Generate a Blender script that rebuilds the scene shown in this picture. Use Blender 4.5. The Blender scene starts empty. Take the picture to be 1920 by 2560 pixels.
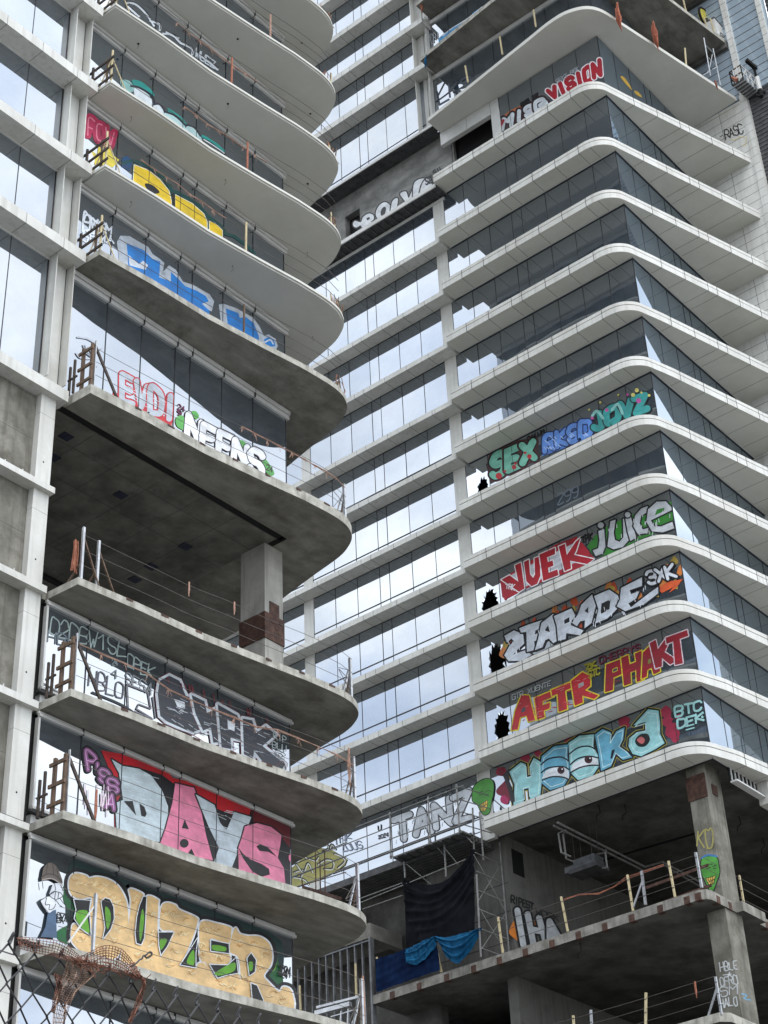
import bpy, math, random
from mathutils import Vector, Matrix
from mathutils.geometry import tessellate_polygon

random.seed(7)
scene = bpy.context.scene
COL = scene.collection
R_ = math.radians

# ------------------------------------------------------------------ camera
ZC = 1.7
F_PX, YAW, PITCH, ROLL = 4451.134, 0.669077257, 0.596354449, -0.0496120025
_fw = Vector((math.cos(PITCH)*math.cos(YAW), math.cos(PITCH)*math.sin(YAW), math.sin(PITCH)))
_rt = Vector((math.sin(YAW), -math.cos(YAW), 0))
_up = _rt.cross(_fw)
CR = _rt*math.cos(ROLL) + _up*math.sin(ROLL)
CU = -_rt*math.sin(ROLL) + _up*math.cos(ROLL)
CW = _fw
cam_d = bpy.data.cameras.new("camera")
cam = bpy.data.objects.new("camera", cam_d)
COL.objects.link(cam)
cam.matrix_world = Matrix(((CR.x, CU.x, -CW.x, 0), (CR.y, CU.y, -CW.y, 0), (CR.z, CU.z, -CW.z, ZC), (0, 0, 0, 1)))
cam_d.sensor_width = 36
cam_d.sensor_fit = 'AUTO'
cam_d.lens = F_PX/2560*36
cam_d.clip_start = 0.05
cam_d.clip_end = 6000
scene.camera = cam

def at(px, py, ax, val):
    """point of the plane <ax>=val seen at photo pixel (px,py): for measuring the photo"""
    d = CW*F_PX + CR*(px-960) - CU*(py-1280)
    o = (0, 0, ZC)
    i = 'xyz'.index(ax)
    t = (val-o[i])/d[i]
    return Vector((d.x*t, d.y*t, ZC+d.z*t))

# ------------------------------------------------------------------ light
SUN_EL, SUN_AZ = R_(62), R_(205)          # azimuth clockwise from +Y
w = bpy.data.worlds.new("World")
scene.world = w
w.use_nodes = True
nt = w.node_tree
nt.nodes.clear()
out = nt.nodes.new('ShaderNodeOutputWorld')
bg = nt.nodes.new('ShaderNodeBackground')
bg.inputs['Strength'].default_value = 0.12
sky = nt.nodes.new('ShaderNodeTexSky')
sky.sky_type = 'NISHITA'
sky.sun_disc = False
sky.sun_elevation = SUN_EL
sky.sun_rotation = SUN_AZ
sky.air_density = 1.0
sky.dust_density = 2.0
tc = nt.nodes.new('ShaderNodeTexCoord')
mp = nt.nodes.new('ShaderNodeMapping')
mp.inputs['Scale'].default_value = (1.0, 1.0, 1.8)
n1 = nt.nodes.new('ShaderNodeTexNoise')
n1.inputs['Scale'].default_value = 5.0
n1.inputs['Detail'].default_value = 7
n1.inputs['Roughness'].default_value = 0.55
rp = nt.nodes.new('ShaderNodeValToRGB')
rp.color_ramp.elements[0].position = 0.30
rp.color_ramp.elements[0].color = (0.55, 0.55, 0.55, 1)
rp.color_ramp.elements[1].position = 0.62
rp.color_ramp.elements[1].color = (1, 1, 1, 1)
n2 = nt.nodes.new('ShaderNodeTexNoise')
n2.inputs['Scale'].default_value = 5.5
n2.inputs['Detail'].default_value = 5
rp2 = nt.nodes.new('ShaderNodeValToRGB')
rp2.color_ramp.elements[0].position = 0.36
rp2.color_ramp.elements[0].color = (8.6, 9.8, 12.0, 1)
rp2.color_ramp.elements[1].position = 0.66
rp2.color_ramp.elements[1].color = (16.6, 16.8, 16.9, 1)
mx = nt.nodes.new('ShaderNodeMixRGB')
L = nt.links.new
L(tc.outputs['Generated'], mp.inputs['Vector'])
L(mp.outputs['Vector'], n1.inputs['Vector'])
L(mp.outputs['Vector'], n2.inputs['Vector'])
L(n1.outputs['Fac'], rp.inputs['Fac'])
L(n2.outputs['Fac'], rp2.inputs['Fac'])
L(rp.outputs['Color'], mx.inputs['Fac'])
L(sky.outputs['Color'], mx.inputs['Color1'])
L(rp2.outputs['Color'], mx.inputs['Color2'])
L(mx.outputs['Color'], bg.inputs['Color'])
L(bg.outputs['Background'], out.inputs['Surface'])

sd = bpy.data.lights.new("sun", 'SUN')
sd.energy = 1.0
sd.angle = R_(30)
sd.color = (1.0, 0.96, 0.9)
so = bpy.data.objects.new("sun", sd)
COL.objects.link(so)
sdir = Vector((math.sin(SUN_AZ)*math.cos(SUN_EL), math.cos(SUN_AZ)*math.cos(SUN_EL), math.sin(SUN_EL)))
so.rotation_euler = sdir.to_track_quat('Z', 'Y').to_euler()
so.location = (0, 0, 200)

scene.view_settings.view_transform = 'Standard'
scene.view_settings.look = 'None'
scene.view_settings.exposure = 0.80
scene.view_settings.gamma = 1
scene.cycles.max_bounces = 10
scene.cycles.glossy_bounces = 5
scene.cycles.diffuse_bounces = 4

# ------------------------------------------------------------------ materials
def s2l(c):
    return tuple(((x/255)/12.92 if x <= 10.3 else (((x/255)+0.055)/1.055)**2.4) for x in c)

def mat_new(name):
    m = bpy.data.materials.new(name)
    m.use_nodes = True
    n = m.node_tree.nodes
    return m, n, m.node_tree.links, n['Principled BSDF']

def noise_mat(name, c1, c2, scale=1.5, rough=0.6, detail=8, stretch=(1, 1, 1), lo=0.35, hi=0.65, spec=0.3, bump=0.0, metal=0.0, c3=None, scale3=0.3, streak=None):
    m, n, l, b = mat_new(name)
    t = n.new('ShaderNodeTexCoord')
    mpn = n.new('ShaderNodeMapping')
    mpn.inputs['Scale'].default_value = stretch
    l.new(t.outputs['Object'], mpn.inputs['Vector'])
    a = n.new('ShaderNodeTexNoise')
    a.inputs['Scale'].default_value = scale
    a.inputs['Detail'].default_value = detail
    a.inputs['Roughness'].default_value = 0.62
    l.new(mpn.outputs['Vector'], a.inputs['Vector'])
    r = n.new('ShaderNodeValToRGB')
    r.color_ramp.elements[0].position = lo
    r.color_ramp.elements[0].color = (*c1, 1)
    r.color_ramp.elements[1].position = hi
    r.color_ramp.elements[1].color = (*c2, 1)
    l.new(a.outputs['Fac'], r.inputs['Fac'])
    res = r.outputs['Color']
    if c3:
        a3 = n.new('ShaderNodeTexNoise')
        a3.inputs['Scale'].default_value = scale3
        a3.inputs['Detail'].default_value = 6
        a3.inputs['Roughness'].default_value = 0.7
        l.new(t.outputs['Object'], a3.inputs['Vector'])
        r3 = n.new('ShaderNodeValToRGB')
        r3.color_ramp.elements[0].position = 0.45
        r3.color_ramp.elements[0].color = (0, 0, 0, 1)
        r3.color_ramp.elements[1].position = 0.7
        r3.color_ramp.elements[1].color = (1, 1, 1, 1)
        l.new(a3.outputs['Fac'], r3.inputs['Fac'])
        mm = n.new('ShaderNodeMixRGB')
        l.new(r3.outputs['Color'], mm.inputs['Fac'])
        l.new(res, mm.inputs['Color1'])
        mm.inputs['Color2'].default_value = (*c3, 1)
        res = mm.outputs['Color']
    if streak:
        ms = n.new('ShaderNodeMapping')
        ms.inputs['Scale'].default_value = (5, 5, 0.25)
        l.new(t.outputs['Object'], ms.inputs['Vector'])
        ns = n.new('ShaderNodeTexNoise')
        ns.inputs['Scale'].default_value = 1.0
        ns.inputs['Detail'].default_value = 6
        l.new(ms.outputs['Vector'], ns.inputs['Vector'])
        rs = n.new('ShaderNodeValToRGB')
        rs.color_ramp.elements[0].position = 0.5
        rs.color_ramp.elements[0].color = (0, 0, 0, 1)
        rs.color_ramp.elements[1].position = 0.72
        rs.color_ramp.elements[1].color = (0.7, 0.7, 0.7, 1)
        l.new(ns.outputs['Fac'], rs.inputs['Fac'])
        m2 = n.new('ShaderNodeMixRGB')
        l.new(rs.outputs['Color'], m2.inputs['Fac'])
        l.new(res, m2.inputs['Color1'])
        m2.inputs['Color2'].default_value = (*streak, 1)
        res = m2.outputs['Color']
    l.new(res, b.inputs['Base Color'])
    b.inputs['Roughness'].default_value = rough
    b.inputs['Specular IOR Level'].default_value = spec
    b.inputs['Metallic'].default_value = metal
    if bump:
        bp = n.new('ShaderNodeBump')
        bp.inputs['Strength'].default_value = bump
        bp.inputs['Distance'].default_value = 0.02
        l.new(a.outputs['Fac'], bp.inputs['Height'])
        l.new(bp.outputs['Normal'], b.inputs['Normal'])
    return m

def glass_mat(name, dark, refl, tint, wob=0.045, dirt=0.0):
    m, n, l, b = mat_new(name)
    n.remove(b)
    o = n['Material Output']
    d = n.new('ShaderNodeBsdfDiffuse')
    d.inputs['Color'].default_value = (*dark, 1)
    g = n.new('ShaderNodeBsdfGlossy')
    g.inputs['Color'].default_value = (*tint, 1)
    g.inputs['Roughness'].default_value = 0.012
    lw = n.new('ShaderNodeLayerWeight')
    lw.inputs['Blend'].default_value = 0.25
    ma = n.new('ShaderNodeMath')
    ma.operation = 'MULTIPLY_ADD'
    ma.inputs[1].default_value = 0.45
    ma.inputs[2].default_value = refl
    l.new(lw.outputs['Fresnel'], ma.inputs[0])
    mix = n.new('ShaderNodeMixShader')
    l.new(ma.outputs[0], mix.inputs['Fac'])
    l.new(d.outputs['BSDF'], mix.inputs[1])
    l.new(g.outputs['BSDF'], mix.inputs[2])
    t = n.new('ShaderNodeTexCoord')
    a = n.new('ShaderNodeTexNoise')
    a.inputs['Scale'].default_value = 0.55
    a.inputs['Detail'].default_value = 1.5
    l.new(t.outputs['Object'], a.inputs['Vector'])
    bp = n.new('ShaderNodeBump')
    bp.inputs['Strength'].default_value = wob
    bp.inputs['Distance'].default_value = 0.06
    l.new(a.outputs['Fac'], bp.inputs['Height'])
    l.new(bp.outputs['Normal'], g.inputs['Normal'])
    # dust film on the pane
    a2 = n.new('ShaderNodeTexNoise')
    a2.inputs['Scale'].default_value = 1.3
    a2.inputs['Detail'].default_value = 9
    a2.inputs['Roughness'].default_value = 0.7
    l.new(t.outputs['Object'], a2.inputs['Vector'])
    rr = n.new('ShaderNodeValToRGB')
    rr.color_ramp.elements[0].position = 0.4
    rr.color_ramp.elements[0].color = (0.02, 0.02, 0.02, 1)
    rr.color_ramp.elements[1].position = 0.75
    rr.color_ramp.elements[1].color = (0.02+dirt, 0.02+dirt, 0.02+dirt, 1)
    l.new(a2.outputs['Fac'], rr.inputs['Fac'])
    d2 = n.new('ShaderNodeBsdfDiffuse')
    d2.inputs['Color'].default_value = (0.32, 0.33, 0.33, 1)
    mix2 = n.new('ShaderNodeMixShader')
    l.new(rr.outputs['Color'], mix2.inputs['Fac'])
    l.new(mix.outputs[0], mix2.inputs[1])
    l.new(d2.outputs['BSDF'], mix2.inputs[2])
    l.new(mix2.outputs[0], o.inputs['Surface'])
    return m

M = {}
M['panel'] = noise_mat('white_metal_panel', (0.455, 0.455, 0.425), (0.53, 0.53, 0.495), 0.6, 0.42, streak=(0.35, 0.345, 0.31), c3=(0.40, 0.395, 0.355), scale3=0.4, spec=0.35)
M['soffit'] = noise_mat('soffit_panel', (0.46, 0.455, 0.405), (0.52, 0.515, 0.46), 0.4, 0.5, spec=0.25, c3=(0.42, 0.415, 0.365), scale3=0.25)
M['stucco'] = noise_mat('painted_stucco', (0.455, 0.453, 0.415), (0.515, 0.512, 0.47), 0.35, 0.75, spec=0.15, c3=(0.43, 0.427, 0.388), scale3=0.2)
M['joint'] = noise_mat('panel_joint', (0.03, 0.03, 0.03), (0.05, 0.05, 0.05), 3, 0.8)
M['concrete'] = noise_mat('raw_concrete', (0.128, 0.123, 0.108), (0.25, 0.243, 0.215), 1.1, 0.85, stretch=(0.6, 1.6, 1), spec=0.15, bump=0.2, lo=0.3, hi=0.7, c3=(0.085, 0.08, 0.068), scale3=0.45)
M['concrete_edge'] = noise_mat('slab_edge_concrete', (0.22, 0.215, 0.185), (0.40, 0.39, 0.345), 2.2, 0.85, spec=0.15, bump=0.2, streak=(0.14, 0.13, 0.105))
M['concrete_wall'] = noise_mat('board_marked_concrete', (0.12, 0.115, 0.097), (0.22, 0.212, 0.18), 1.2, 0.85, stretch=(1, 1, 0.5), spec=0.12, bump=0.15, streak=(0.065, 0.06, 0.047), c3=(0.085, 0.08, 0.064), scale3=1.1)
M['grey_wall'] = noise_mat('grey_render_wall', (0.14, 0.14, 0.132), (0.25, 0.25, 0.235), 1.0, 0.85, stretch=(1, .6, 1.6), spec=0.12, bump=0.1, c3=(0.10, 0.10, 0.094), scale3=0.7)
M['shaded_ceiling_concrete'] = noise_mat('shaded_ceiling_concrete', (0.10, 0.097, 0.085), (0.175, 0.17, 0.15), 0.9, 0.9, spec=0.1, bump=0.1, c3=(0.07, 0.068, 0.06), scale3=0.5)  # slab concrete darkened to hold the shade of the deep open storey
M['weathered_edge'] = noise_mat('weathered_slab_edge', (0.13, 0.125, 0.108), (0.26, 0.25, 0.225), 1.8, 0.85, spec=0.12, bump=0.2, streak=(0.08, 0.075, 0.062))
M['scaffold_tube'] = noise_mat('scaffold_tube', (0.13, 0.13, 0.125), (0.22, 0.22, 0.21), 3, 0.45, metal=0.4)
M['shaded_core_concrete'] = noise_mat('shaded_core_concrete', (0.10, 0.10, 0.09), (0.17, 0.168, 0.15), 0.8, 0.9, spec=0.1, bump=0.1, streak=(0.07, 0.068, 0.06), c3=(0.08, 0.078, 0.07), scale3=0.8)  # wall concrete darkened, shade behind the hung sheets is put into the colour
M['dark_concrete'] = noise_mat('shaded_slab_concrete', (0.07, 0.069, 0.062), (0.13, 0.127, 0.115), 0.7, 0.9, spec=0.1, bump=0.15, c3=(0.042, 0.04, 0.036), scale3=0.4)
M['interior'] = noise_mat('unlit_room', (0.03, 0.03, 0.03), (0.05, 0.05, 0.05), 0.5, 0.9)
M['glass'] = glass_mat('tinted_window_glass', (0.022, 0.032, 0.042), 0.34, (0.90, 0.95, 1.0), dirt=0.08)
M['glass_blue'] = glass_mat('blue_window_glass', (0.030, 0.046, 0.062), 0.30, (0.82, 0.92, 1.0), dirt=0.08)
M['frame'] = noise_mat('white_window_frame', (0.42, 0.42, 0.40), (0.52, 0.52, 0.50), 1, 0.4)
M['mullion'] = noise_mat('black_mullion', (0.012, 0.012, 0.014), (0.02, 0.02, 0.022), 2, 0.5)
M['rust'] = noise_mat('rusty_steel', (0.035, 0.018, 0.013), (0.095, 0.05, 0.034), 5, 0.8, c3=(0.035, 0.016, 0.012), scale3=2)
M['dull_steel'] = noise_mat('dull_steel', (0.07, 0.075, 0.08), (0.14, 0.145, 0.15), 3, 0.55, metal=0.3)
M['column_concrete'] = noise_mat('column_concrete', (0.24, 0.235, 0.21), (0.36, 0.35, 0.315), 0.9, 0.85, spec=0.15, bump=0.1, streak=(0.17, 0.165, 0.145))
M['pipe'] = noise_mat('grey_pipe', (0.16, 0.16, 0.15), (0.26, 0.26, 0.245), 3, 0.5)
M['steel'] = noise_mat('galvanised_steel', (0.28, 0.29, 0.30), (0.42, 0.43, 0.44), 3, 0.4, metal=0.6)
M['dark_steel'] = noise_mat('dark_steel', (0.03, 0.03, 0.032), (0.07, 0.07, 0.072), 3, 0.6)
M['wood'] = noise_mat('weathered_timber', (0.06, 0.04, 0.028), (0.14, 0.095, 0.065), 4, 0.85, stretch=(4, 4, 0.5))
M['yellow_wood'] = noise_mat('yellowed_timber', (0.36, 0.30, 0.17), (0.50, 0.43, 0.27), 4, 0.8, stretch=(4, 4, 0.5))
M['dark_wood'] = noise_mat('dark_timber', (0.025, 0.02, 0.018), (0.07, 0.055, 0.045), 5, 0.85)
M['cable'] = noise_mat('steel_cable', (0.05, 0.045, 0.04), (0.12, 0.10, 0.09), 20, 0.6)
M['orange'] = noise_mat('faded_orange_netting', (0.20, 0.07, 0.04), (0.34, 0.14, 0.09), 8, 0.9)
M['pale_net'] = noise_mat('faded_pink_netting', (0.24, 0.14, 0.10), (0.36, 0.23, 0.175), 8, 0.9)
M['blue_panel'] = glass_mat('blue_film_panel', (0.27, 0.335, 0.385), 0.22, (0.85, 0.95, 1.0), wob=0.05, dirt=0.2)
M['void'] = noise_mat('black_void', (0.004, 0.004, 0.004), (0.006, 0.006, 0.006), 1, 0.9)
M['blue_void'] = noise_mat('dark_blue_box', (0.006, 0.008, 0.02), (0.012, 0.016, 0.04), 6, 0.7)
M['deck'] = noise_mat('corrugated_deck', (0.05, 0.052, 0.05), (0.10, 0.10, 0.095), 2, 0.6)

# ------------------------------------------------------------------ mesh builder
class MB:
    def __init__(s):
        s.v, s.f, s.mi, s.mats = [], [], [], []
        s.smooth = False
    def m(s, mat):
        if mat not in s.mats:
            s.mats.append(mat)
        return s.mats.index(mat)
    def face(s, pts, mat):
        i = len(s.v)
        s.v += [tuple(p) for p in pts]
        s.f.append(tuple(range(i, i+len(pts))))
        s.mi.append(s.m(mat))
    def hexa(s, p, mat):
        """p: 8 corners, 0-3 lower ring ccw from outside-above, 4-7 upper"""
        i = len(s.v)
        s.v += [tuple(q) for q in p]
        k = s.m(mat)
        for q in ((3, 2, 1, 0), (4, 5, 6, 7), (0, 1, 5, 4), (1, 2, 6, 5), (2, 3, 7, 6), (3, 0, 4, 7)):
            s.f.append(tuple(i+j for j in q))
            s.mi.append(k)
    def box(s, x0, x1, y0, y1, z0, z1, mat):
        x0, x1 = min(x0, x1), max(x0, x1)
        y0, y1 = min(y0, y1), max(y0, y1)
        z0, z1 = min(z0, z1), max(z0, z1)
        s.hexa([(x0, y0, z0), (x1, y0, z0), (x1, y1, z0), (x0, y1, z0), (x0, y0, z1), (x1, y0, z1), (x1, y1, z1), (x0, y1, z1)], mat)
    def prism(s, poly, z0, z1, side, top=None, bot=None):
        n = len(poly)
        ar = sum(poly[i][0]*poly[(i+1) % n][1]-poly[(i+1) % n][0]*poly[i][1] for i in range(n))
        if ar < 0:
            poly = poly[::-1]
        i = len(s.v)
        s.v += [(x, y, z0) for x, y in poly]+[(x, y, z1) for x, y in poly]
        ks = s.m(side)
        for j in range(n):
            k = (j+1) % n
            s.f.append((i+j, i+k, i+n+k, i+n+j))
            s.mi.append(ks)
        tris = tessellate_polygon([[Vector((x, y, 0)) for x, y in poly]])
        kb, kt = s.m(bot or side), s.m(top or side)
        for a, b, c in tris:
            A, B, C = poly[a], poly[b], poly[c]
            if (B[0]-A[0])*(C[1]-A[1])-(C[0]-A[0])*(B[1]-A[1]) < 0:
                b, c = c, b
            s.f.append((i+n+a, i+n+b, i+n+c))
            s.mi.append(kt)
            s.f.append((i+a, i+c, i+b))
            s.mi.append(kb)
    def tube(s, pts, r, mat, n=6, cap=True):
        pts = [Vector(p) for p in pts]
        k = s.m(mat)
        base = len(s.v)
        prev = None
        for j, p in enumerate(pts):
            d = (pts[min(j+1, len(pts)-1)]-pts[max(j-1, 0)])
            d = d.normalized() if d.length > 1e-9 else Vector((0, 0, 1))
            if prev is None:
                a = d.orthogonal().normalized()
            else:
                a = prev-d*prev.dot(d)
                a = a.normalized() if a.length > 1e-6 else d.orthogonal().normalized()
            prev = a
            b = d.cross(a)
            rr = r[j] if isinstance(r, (list, tuple)) else r
            for q in range(n):
                t = 2*math.pi*q/n
                s.v.append(tuple(p+a*(rr*math.cos(t))+b*(rr*math.sin(t))))
        for j in range(len(pts)-1):
            for q in range(n):
                q2 = (q+1) % n
                s.f.append((base+j*n+q, base+j*n+q2, base+(j+1)*n+q2, base+(j+1)*n+q))
                s.mi.append(k)
        if cap:
            s.f.append(tuple(base+q for q in range(n))[::-1])
            s.mi.append(k)
            e = base+(len(pts)-1)*n
            s.f.append(tuple(e+q for q in range(n)))
            s.mi.append(k)
    def bar(s, p, q, wx, wz, mat, up=(0, 0, 1)):
        """rectangular bar from p to q"""
        p, q = Vector(p), Vector(q)
        d = (q-p).normalized()
        u = Vector(up)
        a = d.cross(u)
        if a.length < 1e-4:
            a = d.cross(Vector((1, 0, 0)))
        a.normalize()
        b = a.cross(d)
        a, b = a*wx/2, b*wz/2
        s.hexa([p-a-b, p+a-b, q+a-b, q-a-b, p-a+b, p+a+b, q+a+b, q-a+b], mat)
    def build(s, name, parent=None, label=None, smooth=False):
        me = bpy.data.meshes.new(name)
        me.from_pydata(s.v, [], s.f)
        for m in s.mats:
            me.materials.append(M[m] if isinstance(m, str) else m)
        for p, k in zip(me.polygons, s.mi):
            p.material_index = k
            p.use_smooth = smooth
        me.update()
        o = bpy.data.objects.new(name, me)
        COL.objects.link(o)
        if parent is not None:
            o.parent = parent
            if parent.type == 'EMPTY':
                o.location = -parent.location
        if label:
            o['label'] = label
        return o

def thing(name, label, cat, loc=(0, 0, 0), group=None):
    o = bpy.data.objects.new(name, None)
    COL.objects.link(o)
    o.location = loc
    o.empty_display_size = 0.5
    o['label'] = label
    o['category'] = cat
    if group:
        o['group'] = group
    return o

def solo(o, label, cat, group=None):
    """a thing that is one mesh: move its origin to its base"""
    vs = o.data.vertices
    c = Vector((sum(v.co.x for v in vs)/len(vs), sum(v.co.y for v in vs)/len(vs), min(v.co.z for v in vs)))
    o.data.transform(Matrix.Translation(-c))
    o.location = c
    o['label'] = label
    o['category'] = cat
    if group:
        o['group'] = group
    return o

def catmull(pts, closed=False, k=6):
    n = len(pts)
    res = []
    rng = range(n) if closed else range(n-1)
    for i in rng:
        if closed:
            p0, p1, p2, p3 = pts[(i-1) % n], pts[i], pts[(i+1) % n], pts[(i+2) % n]
        else:
            p0, p1, p2, p3 = pts[max(i-1, 0)], pts[i], pts[i+1], pts[min(i+2, n-1)]
        for j in range(k):
            t = j/k
            res.append(tuple(0.5*((2*b)+(-a+c)*t+(2*a-5*b+4*c-d)*t*t+(-a+3*b-3*c+d)*t*t*t) for a, b, c, d in zip(p0, p1, p2, p3)))
    if not closed:
        res.append(tuple(pts[-1]))
    return res
# ------------------------------------------------------------------ setting
g = MB()
g.box(-2500, 2500, -2500, 2500, -0.5, 0, 'ground')
M['ground'] = noise_mat('street_asphalt', (0.16, 0.16, 0.155), (0.24, 0.235, 0.225), 0.3, 0.9)
go = g.build('ground')
go['kind'] = 'structure'

YL, XL = 36.862, 40.784          # front and side facade of the balcony tower
XR, YC, YP0, YP1 = 60.0, 30.982, 42.09, 42.83   # left facade, corner, pillar of the banded tower

def fp(face, s, z, o=0.0):
    if face == 'L':
        return (s, YL-o, z)
    if face == 'S':
        return (XL+o, s, z)
    if face == 'R':
        return (XR-o, s, z)
    if face == 'F':
        return (s, YC-o, z)

def fbox(mb, face, s0, s1, z0, z1, o0, o1, mat):
    a, b = fp(face, s0, z0, o0), fp(face, s1, z1, o1)
    mb.box(a[0], b[0], a[1], b[1], a[2], b[2], mat)

def panes(face, edges, z0, z1, mat, holes={}):
    """glass panes between successive edges, each hung with a hair of tilt"""
    mb = MB()
    for i in range(len(edges)-1):
        s0, s1 = edges[i]+0.012, edges[i+1]-0.012
        t = [random.uniform(-0.005, 0.005) for _ in range(4)]
        q = [fp(face, s0, z0, t[0]), fp(face, s1, z0, t[1]), fp(face, s1, z1, t[2]), fp(face, s0, z1, t[0]+t[2]-t[1])]
        if face in 'RS' and face == 'R':
            q = q[::-1]
        if face == 'S':
            q = q
        if i in holes:
            outer = [(s0, z0), (s1, z0), (s1, z1), (s0, z1)]
            hole = holes[i]
            tri = tessellate_polygon([[Vector((a, b, 0)) for a, b in outer], [Vector((a, b, 0)) for a, b in hole]])
            allp = outer+hole
            for a, b, c in tri:
                mb.face([fp(face, *allp[k]) for k in (a, b, c)], mat)
        else:
            mb.face(q, mat)
    return mb

# ============================================================ balcony tower (left)
LT = thing('balcony_tower', 'unfinished left tower with stacked rounded balcony slabs and graffiti behind them', 'tower', (34, 44, 0))
arc = catmull([(39.2, 34.6), (40.5, 34.5), (41.2, 34.52), (41.7, 34.64), (42.2, 34.93), (42.58, 35.43), (42.9, 36.2), (43.23, 37.9), (43.6, 39.6)], k=4)
SLAB = [(29.82, 36.95), (29.88, 35.55), (32.2, 35.33), (34.8, 35.2), (37.4, 34.86)] + arc + catmull([(43.6, 39.6), (44.2, 42.5), (44.3, 46), (43.9, 50), (43.3, 51.6), (42.3, 52.3), (40.8, 52.4)], k=4)[1:]
SLABIN = [(29.7, 52.4), (29.7, 36.95)]
def inset(poly, d):
    """shrink the balcony edge (not the inner end) by d"""
    res = []
    n = len(poly)
    for i, p in enumerate(poly):
        a, b = Vector(poly[max(i-1, 0)]), Vector(poly[min(i+1, n-1)])
        t = (b-a).normalized()
        res.append((p[0]-t.y*d, p[1]+t.x*d))
    return res

#  soffit z, thickness, kind
LS = [(15.13, .25, 'c'), (18.98, .25, 'c'), (22.83, .25, 'c'), (26.68, .25, 'c'), (30.5, .26, 'c'), (37.83, .38, 'c'), (43.87, .25, 'c'),
      (48.05, .24, 's'), (52.4, .24, 's'), (56.72, .24, 's'), (61.05, .24, 's'), (65.4, .24, 's'), (69.75, .24, 's'), (74.1, .24, 's'), (78.5, .24, 's')]
LS += [(82.9+4.4*i, .24, 's') for i in range(14)]
SLAB_OBJ = []
for z, t, k in LS:
    mb = MB()
    if k == 'c':
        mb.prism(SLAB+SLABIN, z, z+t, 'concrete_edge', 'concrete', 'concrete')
        # cast steel embeds let into the upper edge
    else:
        mb.prism(inset(SLAB, 0.07)+SLABIN, z, z+0.07, 'stucco')
        mb.prism(SLAB+SLABIN, z+0.07, z+t-0.06, 'stucco', 'stucco', 'stucco')
        mb.prism(inset(SLAB, 0.05)+SLABIN, z+t-0.06, z+t, 'concrete_edge')
    so_ = mb.build('balcony_slab', LT, 'raw grey concrete balcony slab' if k == 'c' else 'balcony slab with smooth pale painted underside')
    SLAB_OBJ.append(so_)
    if k == 's':
        d = MB()
        for (x, y) in ((31.8, 36.2), (36.6, 35.9), (41.9, 36.4)):
            xx, yy = x+random.uniform(-.3, .3), y+random.uniform(-.1, .1)
            d.tube([(xx, yy, z-0.012), (xx, yy, z+0.02)], 0.05 if z > 56 else 0.02, 'void', 10)
            if z < 60:
                d.tube([(xx, yy, z), (xx+.02, yy-.03, z-.15), (xx-.03, yy+.04, z-.3)], 0.006, 'cable', 4)
        d.build('light_fitting_hole', so_)

# upright glazing of the balcony front
GX = [29.86, 31.51, 33.16, 34.84, 35.6, 37.25, 38.93, 40.784]
#  floor top, soffit, low style?
LROWS = [(15.38, 18.98, 1), (19.23, 22.83, 1), (23.08, 26.68, 1), (26.93, 30.5, 1), (38.21, 43.87, 2), (44.12, 48.05, 3), (48.29, 52.4, 3), (52.64, 56.72, 3), (56.96, 61.05, 3), (61.29, 65.4, 3), (65.64, 69.75, 3), (69.99, 74.1, 3), (74.34, 78.5, 3)]
LROWS += [(78.74+4.4*i, 82.9+4.4*i, 3) for i in range(14)]
LWIN = {}
for z0, z1, st in LROWS:
    mb = MB()
    hd = {1: 0.24, 2: 0.42, 3: 0.36}[st]
    zt = z1-hd
    x0 = 29.80 if st == 1 else 29.62
    # head frame, sill and jamb
    fbox(mb, 'L', x0, XL+0.10, zt+0.02, zt+hd*0.45, 0.0, 0.10, 'frame')
    fbox(mb, 'L', x0, XL+0.10, zt+hd*0.5, z1-0.03, -0.05, 0.04 if st == 1 else 0.16, 'frame')
    fbox(mb, 'L', x0, XL, z1-0.03, z1-0.002, -0.12, -0.1, 'joint')
    if st == 1:
        fbox(mb, 'L', x0, x0+0.07, z0+0.62-0.12, zt, -0.1, 0.06, 'frame')
        fbox(mb, 'L', x0-0.22, x0-0.02, z0+0.3, z1, -0.5, -0.35, 'joint')
        fbox(mb, 'L', x0, 31.2, z0+0.44, z0+0.52, -0.1, 0.09, 'frame')
        fbox(mb, 'L', x0-0.06, 31.2, z0+0.36, z0+0.435, -0.1, 0.05, 'dark_steel')
        fbox(mb, 'L', x0+0.1, 30.3, z0, z0+0.35, -0.4, -0.1, 'frame')
        zb = z0+0.5
    else:
        zb = z0+0.05
    ed = list(GX)
    if st != 1:
        ed[0] = 29.6
    for x in ed[1:-1]:
        fbox(mb, 'L', x-0.014, x+0.014, zb, zt+0.02, -0.03, 0.021, 'mullion')
        fbox(mb, 'L', x-0.012, x+0.012, zt, z1-0.03, 0.05, 0.165 if st != 1 else 0.105, 'joint')
    # corner post and side glazing frame
    mb.box(XL-0.03, XL+0.012, YL-0.012, YL+0.03, zb, zt, 'mullion')
    mb.box(XL, XL+0.08, YL+0.03, 52.2, zt, z1-0.03, 'frame')
    for y in (38.6, 40.3, 42.0, 43.6, 45.3, 47, 48.7, 50.4):
        mb.box(XL-0.02, XL+0.01, y-0.015, y+0.015, zb, zt, 'mullion')
    wo = mb.build('window', LT)
    gm = panes('L', ed, zb, zt+0.02, 'glass')
    gs = panes('S', [YL, 38.6, 40.3, 42.0, 43.6, 45.3, 47, 48.7, 50.4, 52.2], zb, zt, 'glass')
    for f, k in zip(gs.f, gs.mi):
        gm.face([gs.v[i] for i in f], 'glass')
    gm.build('glass', wo)
    LWIN[round(z0, 2)] = wo

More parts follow.
